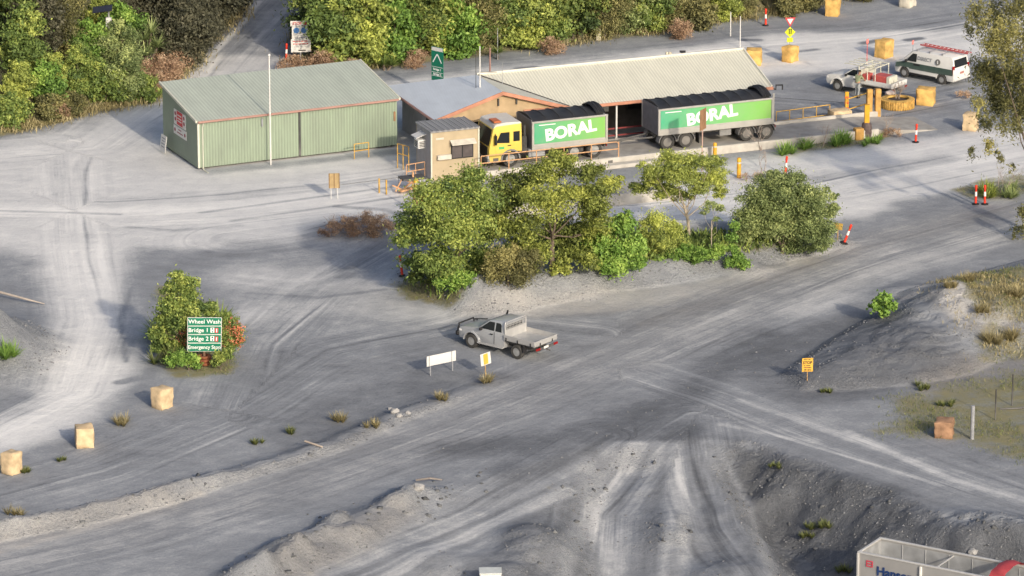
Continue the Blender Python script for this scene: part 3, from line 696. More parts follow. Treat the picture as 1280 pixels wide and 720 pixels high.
fp = mast(338.5, 206, 6.9, .05, whiteb, 'tall white flagpole standing in front of the green shed', name='flagpole', extra=flag)
def base_(o): B().box((0, 0, .12), (.5, .5, .24)).done('base', conc, o)
mast(925, 60, 2.2, .04, whiteb, 'leftmost of two thin pale poles above the cream roof corner', name='marker_post')
mast(913, 45, 1.7, .04, whiteb, 'thin pale pole beside the forest edge right of the two trunks', name='marker_post')

# ------------------------------------------------------------------ weighbridge hut
YT = R(22)
hut = thing('gate_hut', 'small beige cabin with flat ribbed roof beside the truck cab', 'cabin', G(539, 226), YT)
HW, HD, HH = 3.08, 2.4, 3.0
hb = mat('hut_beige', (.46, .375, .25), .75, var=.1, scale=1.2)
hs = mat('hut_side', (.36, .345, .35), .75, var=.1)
b = B(); wall(b, 0, HW, -.04, .04, 0, HH); wall(b, HW - .08, HW, .04, HD, 0, HH); wall(b, 0, HW, HD, HD + .08, 0, HH); b.done('wall', hb, hut)
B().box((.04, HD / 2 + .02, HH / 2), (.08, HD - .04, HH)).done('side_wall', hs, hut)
rfh = ribbed('hut_roof_sheet', (.34, .335, .33), 'X', .36, .05, grime=.3)
b = B(); b.box((HW / 2, HD / 2, HH + .06), (HW + .16, HD + .26, .10), bev=.02)
for i in range(9): b.box((.15 + i * .37, HD / 2, HH + .125), (.06, HD + .2, .04))
b.done('roof', rfh, hut)
for x in (0, HW): B().box((x, -.05, HH / 2), (.09, .1, HH)).done('corner_trim', cream, hut)
f = B().box((2.0, -.06, 1.75), (1.45, .07, 1.0)).done('window', black, hut)
B().box((1.65, -.1, 1.75), (.62, .02, .86)).done('pane', mat('shutter_brown', (.10, .085, .085), .5, var=.2), f); B().box((2.35, -.1, 1.75), (.62, .02, .86)).done('pane', MATS['shutter_brown'], f)
B().solid([(1.2, -.08, 2.45), (2.8, -.08, 2.45), (2.8, -.5, 2.25), (1.2, -.5, 2.25), (1.2, -.08, 2.4), (2.8, -.08, 2.4), (2.8, -.5, 2.2), (1.2, -.5, 2.2)],
          [(0, 1, 2, 3), (4, 5, 6, 7), (0, 1, 5, 4), (1, 2, 6, 5), (2, 3, 7, 6), (3, 0, 4, 7)]).done('awning', mat('awning_cream', (.62, .58, .5), .7), hut)
B().box((.8, -.16, 1.45), (.9, .24, .3), bev=.03).done('shelf_box', MATS['awning_cream'], hut)
B().box((.55, -.06, 2.6), (.5, .03, .12)).done('name_plate', MATS['awning_cream'], hut)
ac = B().box((-.25, 1.25, 2.1), (.5, .75, .55), bev=.03).done('air_conditioner', white, hut)
b = B()
for z in (1.95, 2.05, 2.15, 2.25): b.box((-.51, 1.25, z), (.02, .55, .05))
for z in (1.95, 2.05, 2.15, 2.25): b.box((-.25, .865, z), (.35, .02, .05))
b.done('grille', dark, ac)
B().solid([(.0, .8, 2.75), (.0, 1.7, 2.75), (-.65, 1.7, 2.55), (-.65, .8, 2.55), (0, .8, 2.71), (0, 1.7, 2.71), (-.65, 1.7, 2.51), (-.65, .8, 2.51)],
          [(0, 1, 2, 3), (4, 5, 6, 7), (0, 1, 5, 4), (1, 2, 6, 5), (2, 3, 7, 6), (3, 0, 4, 7)]).done('hood', whiteb, hut)

# ------------------------------------------------------------------ weighbridge decks
DZ = .42
tw = G(637.5, 208.5, DZ); ux, uy = math.cos(YT), math.sin(YT)
tc0 = Vector((tw.x - uy * 1.12, tw.y + ux * 1.12, 0))
deck = thing('weighbridge', 'raised concrete weighbridge deck carrying the truck and trailer', 'weighbridge', tc0, YT)
b = B(); b.box((11.2, .0, DZ / 2), (27, 3.5, DZ), bev=.02); b.done('deck', conc_d, deck)
b = B(); b.box((11.2, -1.87, .27), (27.0, .22, .54), bev=.03); b.box((12.2, 1.87, .30), (29, .22, .6), bev=.03); b.done('kerb', conc, deck)
b = B(); b.box((4.4, -2.3, .12), (12, .6, .24), bev=.02); b.done('ledge', conc, deck)
B().solid([(24.7, -1.75, 0), (24.7, 1.75, 0), (24.7, 1.75, DZ), (24.7, -1.75, DZ), (29, -1.75, 0.005), (29, 1.75, 0.005)], [(0, 1, 2, 3), (0, 3, 4), (1, 2, 5), (2, 3, 4, 5), (0, 1, 5, 4)]).done('ramp', conc_d, deck)
B().box((6.3, -1.995, .25), (.3, .04, .3)).done('side_hatch', dark, deck)
def rail_run(name, label, p, q, h, rad, m, zs, n, z0=0, loopend=False, cat='handrail'):
    p, q = Vector(p), Vector(q); o = thing(name, label, cat, (p.x, p.y, z0), math.atan2(q.y - p.y, q.x - p.x)); L = (q - p).length
    for z in zs:
        pts = [(0, 0, z), (L, 0, z)]
        if loopend and z == zs[0]: pts = [(0, 0, z), (L - .15, 0, z), (L, 0, z - .12), (L, 0, zs[-1] + .1)]
        B().tube(pts, rad).done('rail', m, o)
    for i in range(n): B().tube([(L * i / max(n - 1, 1), 0, 0), (L * i / max(n - 1, 1), 0, h)], rad).done('post', m, o)
    return o
def dk(u, v): return (tc0.x + ux * u - uy * v, tc0.y + uy * u + ux * v)
rail_run('handrail', 'pale orange handrail along the near deck edge beside the truck wheels', dk(-2.2, -1.87), dk(6.9, -1.87), 1.0, .035, orail, (1.0, .55), 6, .5, True)
d2o = G(700, 262); d2 = thing('weighbridge', 'second lower concrete weighbridge kerb seen between the island trees', 'weighbridge', d2o, YT)
b = B(); b.box((1.0, 1.2, .2), (13, 3.0, .40), bev=.02); b.done('deck', conc_d, d2); b = B(); b.box((1.0, -.4, .36), (13, .22, .72), bev=.03); b.done('kerb', conc, d2)

# ------------------------------------------------------------------ wheels and the tip truck
def wheel(parent, x, y, z, r, w, m=None, out=-1):
    b = B(); prof = [(r * .58, -w / 2), (r * .9, -w / 2), (r * .985, -w * .36), (r, -w * .2), (r, w * .2), (r * .985, w * .36), (r * .9, w / 2), (r * .58, w / 2)]
    b.lathe(prof, n=22); o = b.done('wheel', rubber, parent, True)
    o.location = (x, y, z); o.rotation_euler = (R(90), 0, 0)
    b = B(); s = 1 if out < 0 else -1
    f = s * w * .5
    b.lathe([(r * .60, f * .98), (r * .57, f * .98), (r * .52, f * .55), (r * .22, f * .5), (r * .2, f * .95), (.001, f * .98)], n=18); b.lathe([(r * .58, -f * .9), (.001, -f * .9)], n=14)
    for k in range(8): a = k * math.pi / 4; b.cyl((r * .38 * math.cos(a), r * .38 * math.sin(a), f * .5), (r * .38 * math.cos(a), r * .38 * math.sin(a), f * .62), r * .07, n=6)
    b.done('rim', m or rimm, o, True); return o
def arch(cx, r, zb, n=9):
    a0 = math.asin(min(1, max(-1, (zb - .0) / r))) if zb < r else 0
    return [(cx + r * math.cos(t), r * math.sin(t)) for t in np.linspace(0, math.pi, n)]
cabY = mat('truck_cab_yellow', (.78, .58, .10), .35, var=.05, dust=.3, dtop=1.1)
cabW = mat('truck_roof_pale', (.66, .64, .58), .4, var=.06)
gloss = mat('grey_mudguard', (.20, .20, .20), .55, var=.15, dust=.4)
bodyM = mat('tipper_alloy', (.50, .485, .45), .45, .35, var=.1, scale=1.5, dust=.3, dtop=1.6)
bodyF = mat('tipper_front_grey', (.20, .195, .205), .6, var=.12)
tarpM = mat('tarp_black', (.035, .035, .037), .6, var=.3, scale=1.2, dust=0)
def gradient(name, c0, c1, x0, x1):
    m, nt, b = nodes(name); N = nt.nodes; Lk = nt.links.new
    tc = N.new('ShaderNodeTexCoord'); sx = N.new('ShaderNodeSeparateXYZ'); Lk(tc.outputs['Object'], sx.inputs[0])
    mr = N.new('ShaderNodeMapRange'); mr.inputs[1].default_value = x0; mr.inputs[2].default_value = x1; Lk(sx.outputs[0], mr.inputs[0])
    nz = N.new('ShaderNodeTexNoise'); nz.inputs['Scale'].default_value = 2.5; nz.inputs['Detail'].default_value = 6; Lk(tc.outputs['Object'], nz.inputs[0])
    mx = N.new('ShaderNodeMix'); mx.data_type = 'RGBA'; Lk(mr.outputs[0], mx.inputs[0]); mx.inputs[6].default_value = rgb(c0); mx.inputs[7].default_value = rgb(c1)
    m2 = N.new('ShaderNodeMix'); m2.data_type = 'RGBA'; mm = N.new('ShaderNodeMath'); mm.operation = 'MULTIPLY'; mm.inputs[1].default_value = .42; Lk(nz.outputs[0], mm.inputs[0])
    Lk(mm.outputs[0], m2.inputs[0]); Lk(mx.outputs[2], m2.inputs[6]); m2.inputs[7].default_value = (.36, .36, .30, 1)
    Lk(m2.outputs[2], b.inputs['Base Color']); b.inputs['Roughness'].default_value = .45; return m
logo = mat('logo_white', (.86, .86, .84), .45, var=.04)
def tipper_body(root, x0, x1, z0, z1, w, hoops, gm, tx, tsize):
    """open tipping tub from x0 (front) back to x1, near side facing +y in truck space"""
    L = x0 - x1; xm = (x0 + x1) / 2; zm = (z0 + z1) / 2
    b = B(); b.box((xm, w - .04, zm), (L, .08, z1 - z0)); b.box((xm, -w + .04, zm), (L, .08, z1 - z0)); b.box((xm, 0, z0 + .05), (L - .1, 2 * w - .2, .1)); b.box((x1 + .04, 0, zm), (.08, 2 * w - .17, z1 - z0 - .06))
    for s in (1, -1):
        b.box((xm, s * (w + .02), z1 - .03), (L + .06, .12, .12), bev=.02); b.box((xm, s * (w + .015), z0 + .16), (L + .04, .07, .36), bev=.02)
        for x in (x0 - .05, x1 + .05): b.box((x, s * (w + .02), zm), (.14, .1, z1 - z0), bev=.02)
    tub = b.done('tub', bodyM, root)
    B().box((x0 - .03, 0, zm + .05), (.08, 2 * w - .17, z1 - z0 + .1)).done('front_panel', bodyF, tub)
    for s in (1, -1):
        pn = B().box((xm, s * (w + .012), (z1 + z0 + .28) / 2), (L - .3, .02, z1 - z0 - .50)).done('green_side_panel', gm, root)
        rz = R(180) if s > 0 else 0
        t = text('lettering', 'BORAL', tsize, logo, pn, (tx, s * (w + .024), (z1 + z0 + .28) / 2 - .02), (R(90), R(-6 if s > 0 else -6), rz), bold=.042, sx=1.06)
        B().box((x0 - 1.0 if s > 0 else x1 + 1.0, s * (w + .024), z1 - .24), (1.1, .006, .05)).done('small_lettering', logo, pn)
    # tarp pulled over hoops
    n = hoops; tp = B(); rows = []
    for i in range(n * 4 + 1):
        x = x0 - .05 - (L * .93) * i / (n * 4); k = abs(math.sin(math.pi * i / 4)); sag = .08 * k + (.05 * random.random() if i % 4 else 0)
        rows.append([tp.bm.verts.new((x, (w + .02) * (1 - 2 * j / 8), z1 + .04 + (.22 - sag) * math.sin(math.pi * j / 8) ** .8)) for j in range(9)])
    for a, c in zip(rows[:-1], rows[1:]):
        for j in range(8): tp.bm.faces.new((a[j], a[j + 1], c[j + 1], c[j]))
    tp.bm.faces.new(rows[0]); tp.done('tarp', tarpM, root, True)
    for i in range(n + 1):
        x = x0 - .05 - (L * .93) * i / n
        B().tube([(x, (w + .03) * (1 - 2 * j / 8), z1 + .055 + .22 * math.sin(math.pi * j / 8) ** .8) for j in range(9)], .025, 5).done('hoop', dark, root)
    b = B()
    for j in range(5): b.tube([(x1 + .15 + .12 * j, (w - .1) * (1 - 2 * q / 8), z1 + .12 + (.3 + .06 * (j % 2)) * math.sin(math.pi * q / 8)) for q in range(9)], .07, 5)
    b.done('bunched_tarp', tarpM, root)
    return tub
# truck space: +x forward, so its near (left) side is +y after turning round; origin under the front axle
YTR = R(180) + YT
truck = thing('tip_truck', 'yellow cab tip truck with green sided body on the weighbridge', 'truck', (tc0.x, tc0.y, DZ), YTR)
# near side as seen is the side toward the camera: in truck space that is +y
cw = 1.22
prof = [(1.34, .42), (1.40, .62), (1.40, 1.25), (1.36, 1.45), (1.12, 2.52), (.95, 2.66), (-.72, 2.72), (-.76, .95)] + [(x, z + .5) for x, z in arch(0, .62, 0, 15)][::-1][4:] + [(.66, .42)]
cabo = B().prism(prof, cw, bev=.05, seg=2).done('cab', cabY, truck, True)
B().prism([(1.14, 2.46), (1.0, 2.74), (.3, 2.84), (-.70, 2.80), (-.74, 2.66), (.9, 2.60)], cw - .02, bev=.04).done('roof', cabW, truck)
B().box((.75, .55, 2.86), (.5, .9, .1), bev=.03).done('roof_beacon', mat('beacon_orange', (.55, .16, .06), .5), truck)
f = B().solid([(1.385, -1.08, 1.42), (1.385, 1.08, 1.42), (1.14, 1.04, 2.44), (1.14, -1.04, 2.44), (1.40, -1.08, 1.42), (1.40, 1.08, 1.42), (1.155, 1.04, 2.44), (1.155, -1.04, 2.44)],
              [(0, 1, 2, 3), (4, 5, 6, 7), (0, 1, 5, 4), (1, 2, 6, 5), (2, 3, 7, 6), (3, 0, 4, 7)]).done('windscreen', gl, truck)
b = B(); b.box((1.42, 0, 1.0), (.06, 1.9, .7), bev=.02); b.done('grille', black, truck)
b = B(); b.box((1.36, 0, .5), (.28, 2.42, .34), bev=.05); b.done('bumper', gloss, truck)
for s in (1, -1):
    B().box((1.42, s * .98, .72), (.08, .34, .24), bev=.03).done('headlight', refl, truck)
    d = B().prism([(.98, .98), (-.02, .98), (-.02, 2.3), (.70, 2.3), (1.02, 1.6)], 0, y=(s * cw, s * (cw + .02)) if s > 0 else (-(cw + .02), -cw)).done('door', cabY, truck)
    B().prism([(.95, 1.62), (.08, 1.55), (.08, 2.24), (.66, 2.24)], 0, y=tuple(sorted((s * (cw + .02), s * (cw + .032))))).done('window', gl, d)
    B().box((.1, s * (cw + .04), 1.4), (.22, .04, .05)).done('handle', black, d)
    B().box((.6, s * (cw + .026), 1.28), (.36, .01, .16)).done('door_decal', mat('decal_green', (.1, .45, .15), .5), d)
    B().prism([(-.18, 1.62), (-.60, 1.62), (-.60, 2.24), (-.18, 2.24)], 0, y=tuple(sorted((s * cw, s * (cw + .012)))), bev=.0).done('side_window', gl, truck)
    b = B(); b.box((1.05, s * (cw + .2), 1.85), (.14, .2, .62), bev=.04); b.tube([(1.02, s * cw, 2.2), (1.05, s * (cw + .2), 2.15)], .025); b.done('mirror', black, truck)
    b = B(); ar = [(x, z + .5) for x, z in arch(0, .66, 0)]; ai = [(x, z + .5) for x, z in arch(0, .56, 0)]
    b.prism(ar + ai[::-1], 0, y=tuple(sorted((s * (cw - .32), s * (cw + .05))))); b.done('mudguard', gloss, truck)
    b = B(); b.box((.98, s * 1.15, .52), (.34, .2, .3)); b.done('step', dark, truck)
    wheel(truck, 0, s * 1.05, .52, .52, .32, out=-1 if s > 0 else 1)
    for x in (-4.25, -5.58): wheel(truck, x, s * .92, .52, .52, .55, out=-1 if s > 0 else 1)
    B().box((-1.75, s * .95, .72), (1.1, .5, .5), bev=.05).done('fuel_tank', steel, truck)
b = B(); b.box((-2.6, .42, .80), (7.2, .12, .28)); b.box((-2.6, -.42, .80), (7.2, .12, .28)); b.box((-4.9, 0, .55), (.2, 1.6, .25)); b.cyl((-4.25, -.9, .52), (-4.25, .9, .52), .09); b.cyl((-5.58, -.9, .52), (-5.58, .9, .52), .09); b.box((-6.3, 0, .7), (.12, 2.2, .16)); b.done('chassis', dark, truck)
b = B(); b.cyl((-1.02, .95, .9), (-1.02, .95, 2.5), .09); b.box((-1.0, 0, 1.3), (.3, 2.0, 1.0)); b.done('air_intake', dark, truck)
for s in (1, -1): B().box((-6.42, s * .95, .72), (.05, .3, .14)).done('tail_light', lred, truck)
tipper_body(truck, -1.40, -6.40, .90, 2.70, 1.24, 5, gradient('fleet_green_short', (.02, .40, .20), (.20, .52, .06), -1.4, -6.4), -3.95, 1.02)
# dog trailer
tl = dk(8.55, 0)
trl = thing('dog_trailer', 'long green sided quad axle tipper trailer hitched behind the truck', 'trailer', (tl[0], tl[1], DZ), YTR)
XF, XB = -1.28, -9.1
tipper_body(trl, XF, XB, 1.0, 2.66, 1.24, 9, gradient('fleet_green_long', (.02, .42, .22), (.22, .55, .06), XF, XB), -4.9, 1.04)
b = B()
for s in (1, -1): b.box((-5.2, s * .45, .88), (7.8, .12, .26))
for x in (-1.95, -3.2, -7.35, -8.7): b.cyl((x, -.95, .5), (x, .95, .5), .08)
b.box((-2.5, 0, .74), (2.0, 1.0, .15)); b.tube([(-1.3, .5, .72), (.9, .0, .62), (1.9, 0, .62)], .06); b.tube([(-1.3, -.5, .72), (.9, .0, .62)], .06)
b.box((-9.25, 0, .75), (.12, 2.2, .16)); b.done('chassis', dark, trl)
for x in (-1.95, -3.2, -7.35, -8.7):
    for s in (1, -1):
        wheel(trl, x, s * .92, .5, .5, .55, mat('dusty_rim', (.16, .15, .14), .6, .2, dust=.3), out=-1 if s > 0 else 1)
        b = B(); ar = [(q + x, z + .5) for q, z in arch(0, .60, 0)]; ai = [(q + x, z + .5) for q, z in arch(0, .56, 0)]
        b.prism(ar + ai[::-1], 0, y=tuple(sorted((s * .68, s * 1.2)))); b.done('mudguard', gloss, trl)
for s in (1, -1):
    B().box((-5.9, s * 1.0, .72), (.8, .3, .4), bev=.03).done('tool_box', gloss, trl)
    B().box((-4.05, s * 1.0, .55), (.04, .5, .6)).done('mud_flap', black, trl)
    B().box((-9.33, s * .95, .78), (.05, .3, .14)).done('tail_light', lred, trl)
    B().tube([(XB - .02, s * 1.22, 1.0), (XB - .02, s * 1.22, 2.95)], .07, 6).done('tailgate_post', bodyM, trl)
# ------------------------------------------------------------------ cars
def sidepoly(b, pts, wf, s, off, thick=.012):
    """panel lying on the tumblehome flank: pts (x,z), flank half width wf(z)"""
    vs = [(x, s * (wf(z) + off), z) for x, z in pts] + [(x, s * (wf(z) - thick), z) for x, z in pts]
    n = len(pts); fs = [tuple(range(n)), tuple(range(n, 2 * n))] + [(i, (i + 1) % n, n + (i + 1) % n, n + i) for i in range(n)]
    return b.solid(vs, fs)
def frontpane(b, p, q, w0, w1, off, m0=.06, m1=.06):
    """glass between two profile points p (low) and q (high), lifted off the shell by off"""
    p, q = Vector((p[0], 0, p[1])), Vector((q[0], 0, q[1])); d = (q - p).normalized(); n = Vector((d.z, 0, -d.x))
    if off < 0: n = -n
    a = p + d * m0 + n * abs(off); c = q - d * m1 + n * abs(off); e = n * .02
    vs = [(a.x, -w0, a.z), (a.x, w0, a.z), (c.x, w1, c.z), (c.x, -w1, c.z)]; vs += [(v[0] - e.x, v[1], v[2] - e.z) for v in vs]
    return b.solid(vs, [(0, 1, 2, 3), (4, 5, 6, 7), (0, 1, 5, 4), (1, 2, 6, 5), (2, 3, 7, 6), (3, 0, 4, 7)])
def ute_cab(root, paint, wb, cabback, roofz=1.76, hw=.90, extra=True):
    fx = wb / 2; rx = -wb / 2
    ar = [(x + fx, z + .40) for x, z in arch(0, .47, 0, 13)]
    lo = [(fx + .84, .42), (fx + .92, .62), (fx + .90, .86), (fx + .80, 1.0), (fx + .55, 1.07), (fx - .38, 1.17), (cabback, 1.17), (cabback, .42), (fx - .47, .40)] + ar[::-1] + [(fx + .47, .42)]
    # fuller at the sill, slightly tucked above the belt and narrowed at the nose
    def wfl(x, z): return hw - .10 * max(0, (x - fx - .2) / .72) ** 2 - .05 * max(0, (z - .85) / .32) - .03 * max(0, (.6 - z) / .2)
    B().prism(lo, 0, bev=.035, seg=2, wf=wfl).done('body', paint, root, True)
    z0, z1 = 1.15, roofz
    def wg(z): return (hw - .06) + ((hw - .20) - (hw - .06)) * (z - z0) / (z1 - z0)
    A, T0, T1 = (fx - .36, z0), (fx - 1.10, z1 - .07), (fx - 1.42, z1)
    up = [A, T0, T1, (cabback + .16, z1 - .01), (cabback + .02, z1 - .09), (cabback, z0)]
    B().prism(up, 0, bev=.03, seg=2, wf=lambda x, z: wg(z)).done('roof', paint, root, True)
    B().__class__
    b = B(); frontpane(b, A, T0, wg(z0) - .1, wg(z1) - .06, .022); b.done('windscreen', gl, root)
    b = B(); frontpane(b, (cabback, z0 + .08), (cabback + .01, z1 - .12), wg(z0) - .14, wg(z1) - .1, -.012); b.done('rear_window', gl, root)
    xm = fx - 1.5
    for s in (1, -1):
        sidep = [(fx - .56, 1.20), (xm + .03, 1.20), (xm + .03, z1 - .12), (fx - 1.12, z1 - .13)]
        b = B(); sidepoly(b, sidep, wg, s, .008); b.done('door_window', gl, root)
        if extra:
            b = B(); sidepoly(b, [(xm - .05, 1.20), (cabback + .2, 1.20), (cabback + .25, z1 - .2), (cabback + .34, z1 - .12), (xm - .05, z1 - .12)], wg, s, .008); b.done('side_window', gl, root)
        b = B(); b.box((fx - .72, s * (hw + .1), 1.22), (.14, .2, .17), bev=.04); b.done('mirror', black, root)
        b = B(); b.box((xm + .16, s * (hw + .0), 1.02), (.2, .03, .05), bev=.01); b.done('handle', black, root)
        b = B(); sidepoly(b, [(xm + .01, .5), (xm - .01, .5), (xm - .01, 1.16), (xm + .01, 1.16)], lambda z: wfl(0, z), s, .004); b.done('door_seam', black, root)
        b = B(); b.box((fx + .78, s * .66, .84), (.22, .34, .16), bev=.04); b.done('headlight', refl, root)
        fl_ = [(x + fx, z + .40) for x, z in arch(0, .53, 0, 13)]; fi = [(x + fx, z + .40) for x, z in arch(0, .46, 0, 13)]
        b = B(); b.prism(fl_ + fi[::-1], 0, y=tuple(sorted((s * (hw - .05), s * (hw + .035))))); b.done('wheel_arch', paint, root)
    b = B(); b.box((fx + .90, 0, .72), (.05, 1.0, .26), bev=.02); b.done('grille', black, root)
    return wfl

# silver pickup
PH = R(141.3)
m0_ = (G(593, 434.5) + G(645.5, 448)) / 2; nn = Vector((math.sin(PH) * -1, math.cos(PH), 0))
pk0 = m0_ - nn * .80
pick = thing('pickup_truck', 'silver extra cab pickup with empty flat tray driving on the gravel', 'pickup', on(pk0.x, pk0.y), PH)
pick.scale = (1.04, 1.04, 1.04)
ute_cab(pick, silver, 3.0, -.66)
for x in (1.5, -1.5):
    for s in (1, -1): wheel(pick, x, s * .79, .385, .385, .27, out=-1 if s > 0 else 1)
b = B(); b.box((-.2, .4, .55), (4.6, .1, .16)); b.box((-.2, -.4, .55), (4.6, .1, .16)); b.cyl((-1.5, -.8, .4), (-1.5, .8, .4), .07); b.box((.2, 0, .48), (2.4, 1.2, .12)); b.box((-1.55, 0, .78), (1.9, 1.5, .1)); b.done('chassis', dark, pick)
b = B(); b.box((-1.70, 0, .90), (2.02, 1.84, .06)); b.done('tray_floor', alu, pick)
for s in (1, -1):
    d = B().box((-1.70, s * .92, 1.03), (2.02, .035, .26), bev=.008).done('tray_side', alu, pick)
    b = B()
    for x in (-.85, -1.6, -2.45): b.box((x, s * .945, .96), (.06, .03, .16))
    b.done('latch', black, d)
tg = B().box((-2.72, 0, 1.03), (.035, 1.84, .26), bev=.008).done('tailgate', alu, pick)
b = B()
for y in (.5, -.5): b.box((-2.745, y, .95), (.03, .06, .14))
b.done('latch', black, tg)
hbm = B()
for y in (-.86, .86): hbm.tube([(-.72, y, .9), (-.72, y, 1.72), (-.72, y * .93, 1.80)], .03)
hbm.tube([(-.72, -.80, 1.80), (-.72, .80, 1.80)], .03)
hbm.box((-.72, 0, 1.16), (.03, 1.7, .46)); hd = hbm.done('headboard', alu, pick)
b = B()
for y in np.linspace(-.78, .78, 14): b.box((-.73, y, 1.57), (.015, .02, .36))
for z in (1.44, 1.57, 1.69): b.box((-.735, 0, z), (.012, 1.6, .02))
b.done('mesh_grille', alu, hd)
for s in (1, -1):
    B().box((.2, s * .93, .42), (1.7, .18, .06), bev=.02).done('side_step', alu, pick)
    B().box((-2.78, s * .72, .72), (.06, .34, .12), bev=.01).done('tail_light', lred, pick)
    B().box((-1.95, s * .80, .62), (.05, .3, .4)).done('mud_flap', black, pick)
B().box((-2.76, 0, .70), (.10, 1.1, .12), bev=.02).done('rear_bar', dark, pick)
B().box((-2.82, .1, .74), (.02, .38, .12)).done('number_plate', whiteb, pick)
B().tube([(-2.75, 0, .58), (-3.0, 0, .56)], .04).done('tow_bar', dark, pick)
b = B(); b.box((2.50, 0, .62), (.22, 1.76, .26), bev=.06); b.tube([(2.52, -.62, .7), (2.56, -.6, 1.08), (2.56, .6, 1.08), (2.52, .62, .7)], .04); b.tube([(2.5, -.8, .62), (2.46, -.78, .98), (2.52, -.6, 1.02)], .035); b.tube([(2.5, .8, .62), (2.46, .78, .98), (2.52, .6, 1.02)], .035); b.done('bull_bar', black, pick)
B().tube([(1.2, -.92, 1.0), (.85, -.92, 1.2), (.45, -.82, 1.75), (.45, -.82, 1.85)], .05).done('snorkel', black, pick)
B().tube([(2.36, -.5, 1.1), (1.7, -.72, 1.16)], .025).done('bonnet_strip', black, pick)

# white service ute
UH = R(143)
u0 = G(1047.5, 113.5); un = Vector((-math.sin(UH), math.cos(UH), 0)); ud = Vector((math.cos(UH), math.sin(UH), 0))
uc = u0 - ud * 1.5 - un * .78
ute = thing('service_ute', 'white single cab work ute with roof rack and red tool boxes', 'ute', (uc.x, uc.y, 0), UH)
ute_cab(ute, white, 3.0, -.15, 1.72, extra=False)
for x in (1.5, -1.5):
    for s in (1, -1): wheel(ute, x, s * .77, .36, .36, .25, out=-1 if s > 0 else 1)
b = B(); b.box((-.4, 0, .5), (4.4, .9, .16)); b.cyl((-1.5, -.7, .37), (-1.5, .7, .37), .06); b.done('chassis', dark, ute)
b = B(); b.box((-1.45, 0, .80), (2.5, 1.8, .08)); b.done('tray_floor', alu, ute)
for s in (1, -1): B().box((-1.45, s * .9, .96), (2.5, .04, .28)).done('tray_side', white, ute)
B().box((-2.7, 0, .96), (.04, 1.8, .28)).done('tailgate', white, ute)
b = B()
for x in (-.1, -.75, -1.35):
    for y in (-.8, .8): b.tube([(x, y, .9), (x, y, 1.95)], .035)
    b.tube([(x, -.82, 1.95), (x, .82, 1.95)], .035)
for y in (-.82, -.28, .28, .82): b.tube([(1.0, y, 1.92), (.9, y, 1.97), (-1.4, y, 1.97)], .035)
b.done('roof_rack', cream, ute)
b = B(); b.box((-.25, 0, 1.45), (.06, 1.6, .5)); b.done('headboard', cream, ute)
B().box((-.55, .45, 1.2), (.4, .7, .45), bev=.03).done('tool_box', mat('box_red', (.50, .10, .09), .5), ute)
bx = B().box((-1.7, .15, 1.2), (1.3, .9, .45), bev=.04).done('tool_box', MATS['box_red'], ute)
B().box((-2.22, .15, 1.21), (.3, .94, .47), bev=.04).done('lid', cream, bx)
B().tube([(.2, -.6, 1.7), (.2, -.6, 3.2)], .02).done('whip_aerial', orange, ute)
B().box((.2, -.62, 3.25), (.03, .22, .3)).done('safety_flag', mat('flag_pink', (.85, .25, .22), .6), ute)
for s in (1, -1): B().box((-2.74, s * .75, .66), (.05, .26, .12)).done('tail_light', lred, ute)

# white and dark green van
VH = R(140)
vn0 = (G(1133, 96.5) + G(1175.5, 105.5)) / 2; vv = Vector((-math.sin(VH), math.cos(VH), 0))
vc = vn0 - vv * .84
van = thing('service_van', 'white van with dark green lower band and red ladder on its roof', 'van', (vc.x, vc.y, 0), VH)
grn = mat('van_dark_green', (.035, .075, .06), .35, var=.08, dust=.35, dtop=.9)
ar = lambda cx: [(x + cx, z + .34) for x, z in arch(0, .42, 0, 11)]
vprof = [(2.28, .34), (2.36, .55), (2.34, .85), (2.22, 1.02), (1.62, 1.22), (.95, 1.84), (.72, 1.90), (-2.1, 1.92), (-2.26, 1.84), (-2.42, 1.1), (-2.46, .5), (-2.42, .34), (-1.08, .34)]
vprof = [(2.28, .30), (2.36, .55), (2.34, .85), (2.22, 1.02), (1.62, 1.22), (.95, 1.84), (.72, 1.90), (-2.1, 1.92), (-2.26, 1.84), (-2.42, 1.1), (-2.46, .5), (-2.42, .30), (-1.08, .32)] + ar(-1.5)[1:-1] [::1]
vprof = [(2.28, .30), (2.36, .55), (2.34, .85), (2.22, 1.02), (1.62, 1.22), (.95, 1.84), (.72, 1.90), (-2.1, 1.92), (-2.26, 1.84), (-2.42, 1.1), (-2.46, .5), (-2.42, .30)] + [(-1.92, .30)] + ar(-1.5)[::-1] + ar(1.5)[::-1] + [(1.92, .30)]
def vw(x, z): return .95 - .13 * max(0, (z - 1.1) / .8) - .12 * max(0, (x - 1.6) / .75) ** 2
B().prism(vprof, 0, bev=.05, seg=2, wf=vw).done('body', white, van, True)
